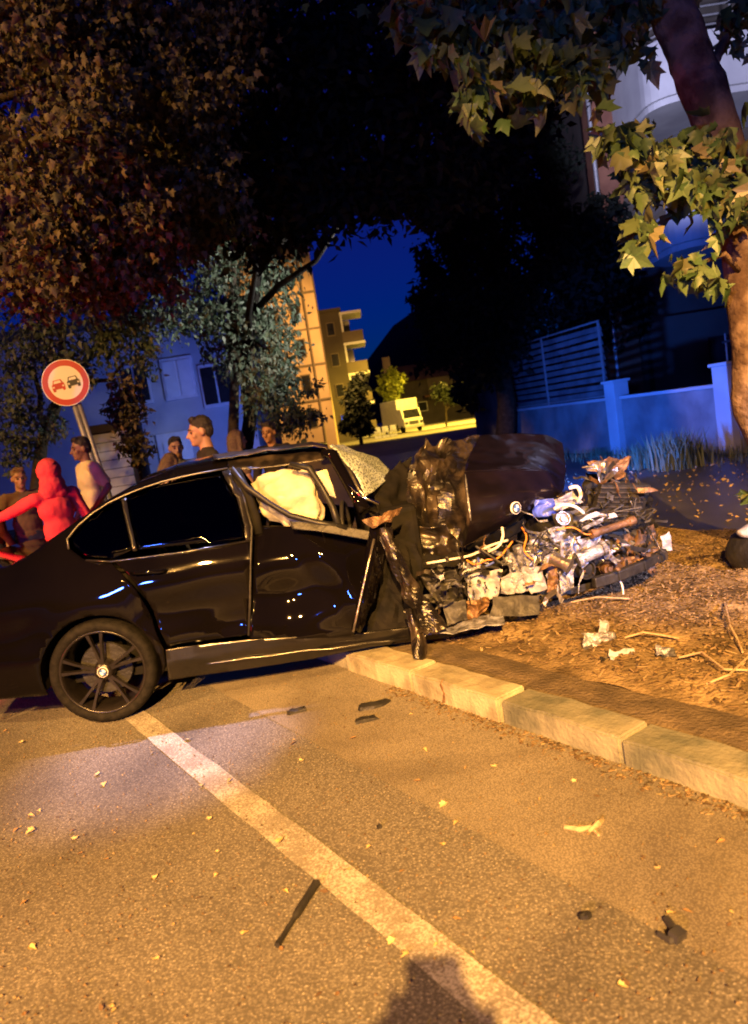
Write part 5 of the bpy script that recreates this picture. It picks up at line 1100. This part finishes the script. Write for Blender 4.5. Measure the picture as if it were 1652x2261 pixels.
for i, p in enumerate(near):
    o = bpy.data.objects.new('leaf', leaf_meshes[random.choice((0, 0, 1, 1, 2, 3))]); C.objects.link(o); o.parent = pt
    m4 = Matrix([[Rm[i][r_][c_] for c_ in range(3)] for r_ in range(3)]).to_4x4(); s_ = random.uniform(0.10, 0.19); m4 = m4 @ Matrix.Scale(s_, 4); m4.translation = Vector(p) - ptl; o.matrix_local = m4
c_ = leaves('crown', np.concatenate(rest + [clump_points([(P(1250, -220, 5.5), (1.3, 1.2, 0.5), 1200), (P(1000, -260, 5.2), (1.3, 1.2, 0.5), 900)])]), 0.135, palmate(), 'leaf_plane', pt, 1.0)

def tree(name, label, base, top, r0, clumps, size, material, bark='darkbark', shape=None, droop=0.5, per=1.0, limbs=6, sub=26):
    o = thing(name, tuple(base), label, 'tree'); m_ = MB(); limb(m_, wob(base, top, 6, 0.06 * (Vector(top) - Vector(base)).length * 0.3, len(label)), r0, r0 * 0.35, 10); m_.build('trunk', bark, o, smooth=True)
    for k in range(min(limbs, len(clumps))):
        cc = Vector(clumps[k * len(clumps) // limbs][0]); st = Vector(base).lerp(Vector(top), 0.55 + 0.4 * k / limbs); m_ = MB(); limb(m_, wob(st, cc, 5, 0.12, k), r0 * 0.4, 0.012, 7); m_.build('branch', bark, o, smooth=True)
    leaves('crown', clump_points(clumps, per, sub), size, shape or simple_leaf(), material, o, droop); return o
K = pxclump
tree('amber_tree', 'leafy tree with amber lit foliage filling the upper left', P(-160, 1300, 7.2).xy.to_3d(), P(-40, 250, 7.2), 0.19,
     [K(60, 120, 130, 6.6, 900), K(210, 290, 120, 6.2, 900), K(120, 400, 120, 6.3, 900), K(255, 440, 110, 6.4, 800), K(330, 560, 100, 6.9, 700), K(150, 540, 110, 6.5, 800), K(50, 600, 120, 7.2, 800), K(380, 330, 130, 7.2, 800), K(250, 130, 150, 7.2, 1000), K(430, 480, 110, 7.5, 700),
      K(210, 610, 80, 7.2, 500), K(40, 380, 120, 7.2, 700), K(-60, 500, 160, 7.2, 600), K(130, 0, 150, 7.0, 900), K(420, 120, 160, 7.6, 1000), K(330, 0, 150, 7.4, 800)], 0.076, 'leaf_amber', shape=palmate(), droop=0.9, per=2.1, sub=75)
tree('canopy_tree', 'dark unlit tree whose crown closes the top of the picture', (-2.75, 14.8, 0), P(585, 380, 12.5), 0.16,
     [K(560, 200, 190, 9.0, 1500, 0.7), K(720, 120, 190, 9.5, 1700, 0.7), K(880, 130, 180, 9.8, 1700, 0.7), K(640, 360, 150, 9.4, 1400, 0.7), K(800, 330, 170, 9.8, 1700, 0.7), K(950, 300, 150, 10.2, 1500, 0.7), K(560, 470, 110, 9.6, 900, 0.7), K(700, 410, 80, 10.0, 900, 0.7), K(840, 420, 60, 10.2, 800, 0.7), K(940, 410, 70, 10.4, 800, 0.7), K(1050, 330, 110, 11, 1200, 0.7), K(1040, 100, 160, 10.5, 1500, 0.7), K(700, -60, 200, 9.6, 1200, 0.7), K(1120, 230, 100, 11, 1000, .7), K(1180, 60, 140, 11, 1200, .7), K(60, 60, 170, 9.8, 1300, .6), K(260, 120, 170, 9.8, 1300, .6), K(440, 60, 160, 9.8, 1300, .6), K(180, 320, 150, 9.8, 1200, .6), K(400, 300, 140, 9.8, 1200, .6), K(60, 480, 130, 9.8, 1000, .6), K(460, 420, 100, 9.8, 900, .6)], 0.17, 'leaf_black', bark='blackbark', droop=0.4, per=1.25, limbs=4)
tree('grey_green_tree', 'grey green tree with drooping foliage in front of the lit house wall', (-2.6, 13.6, 0), P(520, 560, 13.8), 0.13,
     [K(480, 600, 70, 14, 700), K(560, 570, 80, 14, 800), K(625, 590, 45, 13.8, 420), K(520, 690, 90, 13.5, 1000), K(595, 680, 75, 13.8, 900), K(625, 770, 50, 13.5, 560), K(570, 800, 80, 13.2, 900), K(625, 860, 60, 13, 640), K(680, 905, 34, 12.8, 260), K(640, 930, 46, 12.8, 360), K(590, 890, 60, 13, 500), K(450, 720, 55, 13.5, 450), K(480, 800, 45, 13.5, 260), K(700, 850, 22, 12.8, 70), K(430, 640, 60, 13.8, 400)], 0.115, 'leaf_green', droop=0.9)
tree('green_tree', 'dark green tree hanging over the road sign at left', (-5.9, 12.5, 0), P(140, 700, 12.3), 0.15,
     [K(40, 740, 90, 11.5, 900), K(160, 700, 100, 11.5, 1000), K(260, 690, 90, 11.5, 900), K(340, 690, 80, 11.8, 700), K(390, 640, 80, 12, 700), K(320, 790, 40, 11.5, 300), K(60, 850, 70, 11.5, 600), K(20, 940, 60, 11.5, 500), K(230, 770, 50, 11.6, 400), K(300, 610, 110, 12, 900), K(120, 780, 50, 11.6, 350), K(40, 1000, 40, 11.4, 300), K(450, 560, 70, 12, 500), K(110, 930, 40, 12, 260), K(200, 830, 30, 11.6, 160), K(-20, 880, 80, 11.6, 500)], 0.105, 'leaf_green', droop=0.7)
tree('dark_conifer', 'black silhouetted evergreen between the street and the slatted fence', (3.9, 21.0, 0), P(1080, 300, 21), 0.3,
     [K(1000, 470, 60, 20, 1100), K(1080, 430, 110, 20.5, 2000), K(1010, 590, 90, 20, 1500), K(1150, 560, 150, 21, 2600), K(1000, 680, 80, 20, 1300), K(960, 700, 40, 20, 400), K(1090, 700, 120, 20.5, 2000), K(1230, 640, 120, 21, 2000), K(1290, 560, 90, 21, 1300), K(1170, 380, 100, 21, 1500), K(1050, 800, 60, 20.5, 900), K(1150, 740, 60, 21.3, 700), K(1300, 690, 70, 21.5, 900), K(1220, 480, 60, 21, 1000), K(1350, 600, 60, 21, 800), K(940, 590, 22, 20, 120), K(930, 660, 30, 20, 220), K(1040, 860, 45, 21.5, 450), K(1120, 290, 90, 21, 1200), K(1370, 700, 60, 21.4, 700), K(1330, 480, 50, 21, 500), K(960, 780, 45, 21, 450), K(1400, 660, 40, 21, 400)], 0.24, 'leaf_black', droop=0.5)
tree('street_tree', 'small yellow green tree glowing under the street lamp', (P(872, 900, 84).x, 84, 0), P(868, 830, 84), 0.16,
     [K(855, 838, 20, 84, 360), K(880, 846, 20, 84, 360), K(862, 862, 22, 84, 360), K(846, 868, 14, 84, 200), K(862, 820, 12, 84, 160)], 0.55, 'leaf_yellow', limbs=4)
tree('street_bush', 'dark rounded bush left of the lit street', (P(792, 940, 55).x, 55, 0), P(790, 870, 55), 0.15,
     [K(792, 860, 24, 55, 500), K(778, 890, 24, 55, 500), K(800, 900, 24, 55, 500), K(788, 930, 28, 55, 600), K(795, 835, 14, 55, 200), K(765, 940, 18, 55, 300), K(806, 945, 16, 55, 300)], 0.42, 'leaf_dark', limbs=4)
tree('street_bush', 'dark leafy bush right of the box truck', (P(985, 930, 74).x, 74, 0), P(985, 890, 74), 0.12,
     [K(990, 875, 20, 74, 400), K(1015, 868, 24, 74, 400), K(968, 858, 20, 74, 300), K(1045, 865, 24, 74, 400)], 0.42, 'leaf_dark', limbs=4)
bc_ = P(285, 925, 10.8)
sh = thing('roadside_shrub', (bc_.x, 10.8, 0), 'upright leafy shrub behind the man in pale yellow T-shirt', 'shrub')
m_ = MB(); limb(m_, wob((bc_.x, 10.8, 0), P(285, 880, 10.8), 5, 0.04, 3), 0.04, 0.012, 7); m_.build('stem', 'darkbark', sh)
leaves('foliage', clump_points([K(275, 870, 38, 10.8, 380), K(290, 930, 40, 10.8, 420), K(300, 985, 36, 10.8, 360), K(265, 920, 30, 10.8, 220)]), 0.10, simple_leaf(), 'leaf_amber', sh, 0.5)

# =================================================================== DEBRIS
def chunk(name, label, x, y, z, w, d_, hgt, rz, material, seed, cat='debris', group=None, flat=True):
    """flat broken piece lying on the ground"""
    c = G(x, y, z); rr_ = random.Random(seed); m_ = MB(); n_ = 11; ring = []; 
    for k in range(n_):
        a_ = 2 * math.pi * k / n_; q = rr_.uniform(0.6, 1.1); ring.append(Vector((w / 2 * math.cos(a_) * q, d_ / 2 * math.sin(a_) * q, 0)))
    e = Matrix.Rotation(rz, 3, 'Z'); lowr = [c + e @ p for p in ring]; mid_ = [c + e @ (p * 0.9 + Vector((0, 0, hgt * rr_.uniform(0.5, 1.1)))) for p in ring]; top_ = c + Vector((0, 0, hgt * 1.1))
    vs = lowr + mid_ + [top_]; fs = [(i, (i + 1) % n_, n_ + (i + 1) % n_, n_ + i) for i in range(n_)] + [(n_ + i, n_ + (i + 1) % n_, 2 * n_) for i in range(n_)] + [tuple(range(n_))[::-1]]
    m_.add(vs, fs); return tag(m_.build(name, material, None, loc=tuple(c)), label, cat, group)
chunk('plastic_fragment', 'black plastic fragment on the road, leftmost of the three near the car', 655, 1572, 0.006, 0.13, 0.07, 0.02, 0.2, 'blackplastic', 1)
chunk('plastic_fragment', 'largest black plastic fragment on the road near the kerb', 826, 1560, 0.006, 0.20, 0.085, 0.025, 0.35, 'blackplastic', 2)
chunk('plastic_fragment', 'black plastic fragment just below the largest one near the kerb', 806, 1592, 0.006, 0.17, 0.07, 0.02, 0.15, 'blackplastic', 3)
def rod(name, label, pts, r_, material, cat='debris'):
    m_ = MB(); base = G(*pts[0]); m_.tube([G(x, y, z) for x, y, z in pts], r_, 8); return tag(m_.build(name, material, None, smooth=False, loc=tuple(base)), label, cat)
m_ = MB(); a_, b_ = G(612, 2088, 0.012), G(655, 2018, 0.016), ; c_ = G(698, 1950, 0.02)
m_.tube([a_, a_.lerp(b_, 0.3), a_.lerp(b_, 0.85)], [0.011, 0.008, 0.008], 8); m_.tube([a_.lerp(b_, 0.85), b_, b_.lerp(c_, 0.9), c_], [0.008, 0.013, 0.013, 0.015], 8)
tag(m_.build('metal_rod', 'blackplastic', None, loc=tuple(a_)), 'thin black metal rod lying on the asphalt below the lane line', 'rod')
m_ = MB(); a_ = G(1472, 2030, 0.01); m_.tube([a_, G(1490, 2052, 0.02), G(1512, 2066, 0.012)], 0.012, 7); m_.tube([G(1455, 2062, 0.008), G(1480, 2078, 0.014), G(1508, 2068, 0.012)], 0.009, 7); m_.box(G(1496, 2064, 0.02), (0.045, 0.03, 0.025), (0.2, 0.1, 0.6))
tag(m_.build('metal_clip', 'metaldark', None, loc=tuple(a_)), 'small bent black clip at the lower right of the road', 'debris')
chunk('plastic_fragment', 'small dark fragment left of the bent black clip', 1292, 2026, 0.01, 0.045, 0.03, 0.016, -0.2, 'blackplastic', 6)
chunk('plastic_fragment', 'dark triangular chip beside the gutter seam', 838, 1828, 0.006, 0.03, 0.025, 0.016, 0.5, 'blackplastic', 7)
m_ = MB(); q = [G(1247, 1826, 0.012), G(1280, 1832, 0.016), G(1306, 1826, 0.014)]; m_.tube(q, [0.008, 0.011, 0.007], 7); m_.tube([G(1300, 1836, 0.012), G(1322, 1818, 0.02), G(1332, 1810, 0.012)], [0.006, 0.012, 0.006], 7); m_.tube([G(1306, 1826, 0.012), G(1322, 1844, 0.012)], 0.006, 7)
tag(m_.build('fallen_twig', 'twig', None, loc=tuple(q[0])), 'small broken twig on the gutter strip right of centre', 'twig')
k0 = rn(G(975, 1560).dot(RD), 2.325, 0); m_ = MB(); m_.tube([k0 + Vector((0, 0, 0.02)), k0 + Vector((0.008, -0.01, 0.07)), k0 + Vector((-0.004, 0.0, 0.115)), k0 + Vector((0.01, 0.01, 0.14))], [0.013, 0.010, 0.011, 0.006], 7)
tag(m_.build('metal_strip', 'rust', None, loc=tuple(k0)), 'dark metal strip leaning against the pale kerb stone', 'debris')
def junk(name, label, x, y, quads, cat='debris'):
    c = G(x, y, 0.14); o = thing(name, tuple(c), label, cat)
    for i, (nm, dx, dy, dz, w, hgt, mt, ry) in enumerate(quads):
        e = Euler((R(-35), ry, R(10 * i))).to_matrix(); c3 = c + Vector((dx, dy, dz)); g_ = [[c3 + e @ Vector((w * (u - 0.5), 0, hgt * (v - 0.5))) for u in (0, 0.5, 1)] for v in (0, 0.5, 1)]
        crumple(nm, g_, mt, o, 6, 0.035, 16, 70 + i + int(x))
    return o
junk('headlamp_wreck', 'torn grey headlamp piece lying on the bark mulch', 1325, 1425, [('housing', 0, 0, 0.03, 0.19, 0.09, 'alu', 0.2), ('lens', 0.05, 0.05, 0.08, 0.06, 0.11, 'whiteplastic', 0.5), ('bracket', -0.04, -0.03, 0.0, 0.14, 0.05, 'greyplastic', -0.2)])
junk('plastic_scrap', 'crumpled white scrap on the mulch below the headlamp piece', 1375, 1452, [('sheet', 0, 0, 0.015, 0.13, 0.06, 'whiteplastic', 0.1), ('flap', -0.07, 0.01, 0.0, 0.10, 0.04, 'blackplastic', 0.0)])
junk('plastic_scrap', 'small grey scrap on the mulch right of the white one', 1465, 1446, [('sheet', 0, 0, 0.02, 0.07, 0.06, 'alu', 0.3), ('flap', 0.02, 0.0, 0.0, 0.06, 0.04, 'greyplastic', 0.0)])
for k, (pts_, lb) in enumerate(((((1380, 1408, 0.17), (1420, 1396, 0.2), (1460, 1402, 0.17), (1500, 1410, 0.15)), 'curved branch lying right of the headlamp piece'),
                               (((1600, 1330, 0.16), (1612, 1380, 0.2), (1628, 1410, 0.17), (1640, 1440, 0.15)), 'thin pale branch standing out at the right edge of the mulch'),
                               (((1500, 1452, 0.15), (1550, 1440, 0.19), (1600, 1478, 0.17), (1650, 1480, 0.15)), 'long bare branch on the mulch near the kerb at right'),
                               (((1260, 1330, 0.16), (1320, 1318, 0.2), (1390, 1322, 0.17)), 'straight peeled branch on the mulch under the wreck'),
                               (((1560, 1510, 0.13), (1610, 1490, 0.17), (1652, 1450, 0.15)), 'forked dry branch nearest the kerb at right'))):
    o = rod('fallen_branch', lb, pts_, 0.0055, 'twig', 'branch')
c = G(1662, 1292, 0.1); bg_ = thing('black_bag', tuple(c), 'dark bulky bag with pale top at the right edge', 'bag')
m_ = MB(); m_.ellipsoid(c + Vector((0.25, 0.2, 0.16)), (0.30, 0.26, 0.20), None, 20, 12)
m_.v = [tuple(Vector(v) + Vector((1, 1, 1)) * 0.04 * noise.noise(Vector(v) * 7)) for v in m_.v]; m_.build('sack', 'blackplastic', bg_, smooth=True)
m_ = MB(); m_.ellipsoid(c + Vector((0.10, 0.15, 0.33)), (0.10, 0.08, 0.05), None, 14, 8); m_.v = [tuple(Vector(v) + Vector((1, 1, 1)) * 0.02 * noise.noise(Vector(v) * 14)) for v in m_.v]; m_.build('pale_top', 'whiteplastic', bg_, smooth=True)
# dry leaves lying singly on the road
V1, F1 = palmate(); dl = []
for k in range(5):
    me = bpy.data.meshes.new('fallen_leaf'); vv = V1.copy() if k % 2 else simple_leaf()[0].copy(); ff = F1 if k % 2 else simple_leaf()[1]
    vv[:, 2] = 0.12 + 0.35 * np.abs(vv[:, 0]) + 0.10 * np.sin(vv[:, 1] * 3 + k); me.from_pydata([tuple(v) for v in vv], [], [tuple(f) for f in ff])
    c0 = [(0.36, 0.26, 0.11), (0.42, 0.31, 0.13), (0.26, 0.15, 0.06), (0.5, 0.4, 0.2), (0.10, 0.06, 0.03)][k]; me.materials.append(mat('fallen_leaf', c0, tuple(x * 0.7 for x in c0), 15, 0.8)); dl.append(me)
spots = [(60, 1802), (85, 1790), (160, 1855), (155, 1840), (215, 1785), (230, 1730), (343, 1935), (350, 2120), (712, 2190), (385, 2045), (1095, 1695), (930, 1726), (1460, 1757), (445, 1738), (60, 1990), (40, 1830), (480, 1930), (820, 1870), (1660, 1790), (1600, 2150), (175, 2170), (640, 1646), (700, 1600), (1300, 1660), (240, 1900), (660, 1680), (980, 1870), (430, 1985)]
for i in range(95):
    if i < len(spots): x, y = spots[i]
    else: x, y = random.uniform(-20, 1650), random.uniform(1560, 2250)
    p = G(x, y, 0.008)
    if p.dot(RN) > 2.28: continue
    o = bpy.data.objects.new('fallen_leaf', random.choice(dl)); C.objects.link(o); o.location = p; s_ = random.uniform(0.012, 0.034) * (0.65 + 0.2 * p.y); o.scale = (s_, s_, s_); o.rotation_euler = (random.uniform(-.2, .2), random.uniform(-.2, .2), random.uniform(0, 6.28))
    nrd = p.dot(RN); zone = 'left of the lane line' if nrd < 1.02 else ('on the lane line' if nrd < 1.18 else ('between lane line and gutter' if nrd < 1.62 else 'on the gutter strip by the kerb'))
    shade = {0: 'tan pointed', 1: 'straw coloured lobed', 2: 'brown pointed', 3: 'pale lobed', 4: 'dark pointed'}[dl.index(o.data)]; row = 'far' if y < 1700 else ('middle' if y < 1950 else 'near')
    tag(o, 'dry %s leaf %s in the %s third%s' % (shade, zone, row, '' if zone != 'left of the lane line' else (', left half' if x < 350 else ', right half')), 'leaf', 'dry leaves scattered on the road')
# leaf crumbs and bark collected along the kerb foot
n_ = 1500; tt = rng.uniform(-3.5, 1.5, n_); nn = 2.325 - np.abs(rng.normal(0, 0.05, n_)); pts = np.outer(tt, np.array(RD)) + np.outer(nn, np.array(RN)); pts[:, 2] = 0.012
a = rng.uniform(0, 6.28, n_); Rz = np.zeros((n_, 3, 3)); Rz[:, 0, 0] = np.cos(a); Rz[:, 0, 1] = -np.sin(a); Rz[:, 1, 0] = np.sin(a); Rz[:, 1, 1] = np.cos(a); Rz[:, 2, 2] = 1
sc = np.stack([rng.uniform(0.006, 0.03, n_), rng.uniform(0.004, 0.014, n_), rng.uniform(0.004, 0.015, n_)], 1); V = np.einsum('nij,nkj->nki', Rz, V0[None] * sc[:, None, :]) + pts[:, None, :]
tag(fast_mesh('gutter_litter', V.reshape(-1, 3), (F0[None] + (np.arange(n_) * 8)[:, None, None]).reshape(-1, 4), 'chip'), 'leaf crumbs and bark swept along the foot of the kerb', 'litter', kind='stuff')
# grit on the road
n_ = 5000; pp = np.stack([rng.uniform(-3.2, 2.2, n_), 1.4 + rng.uniform(0, 1, n_) ** 1.3 * 4.5, np.full(n_, 0.008)], 1); pp = pp[(pp @ np.array(RN)) < 2.3]
s_ = rng.uniform(0.0015, 0.006, len(pp)); Vt = np.array([(-1, -.6, 0), (1, -.6, 0), (0, 1.1, 0), (0, 0, 1.2)]); V_ = Vt[None] * s_[:, None, None] + pp[:, None, :]; F_ = (np.array([(0, 1, 3), (1, 2, 3), (2, 0, 3)])[None] + (np.arange(len(pp)) * 4)[:, None, None]).reshape(-1, 3)
tag(fast_mesh('road_grit', V_.reshape(-1, 3), F_, 'chip'), 'fine grit and crumbs strewn over the asphalt', 'grit', kind='stuff')
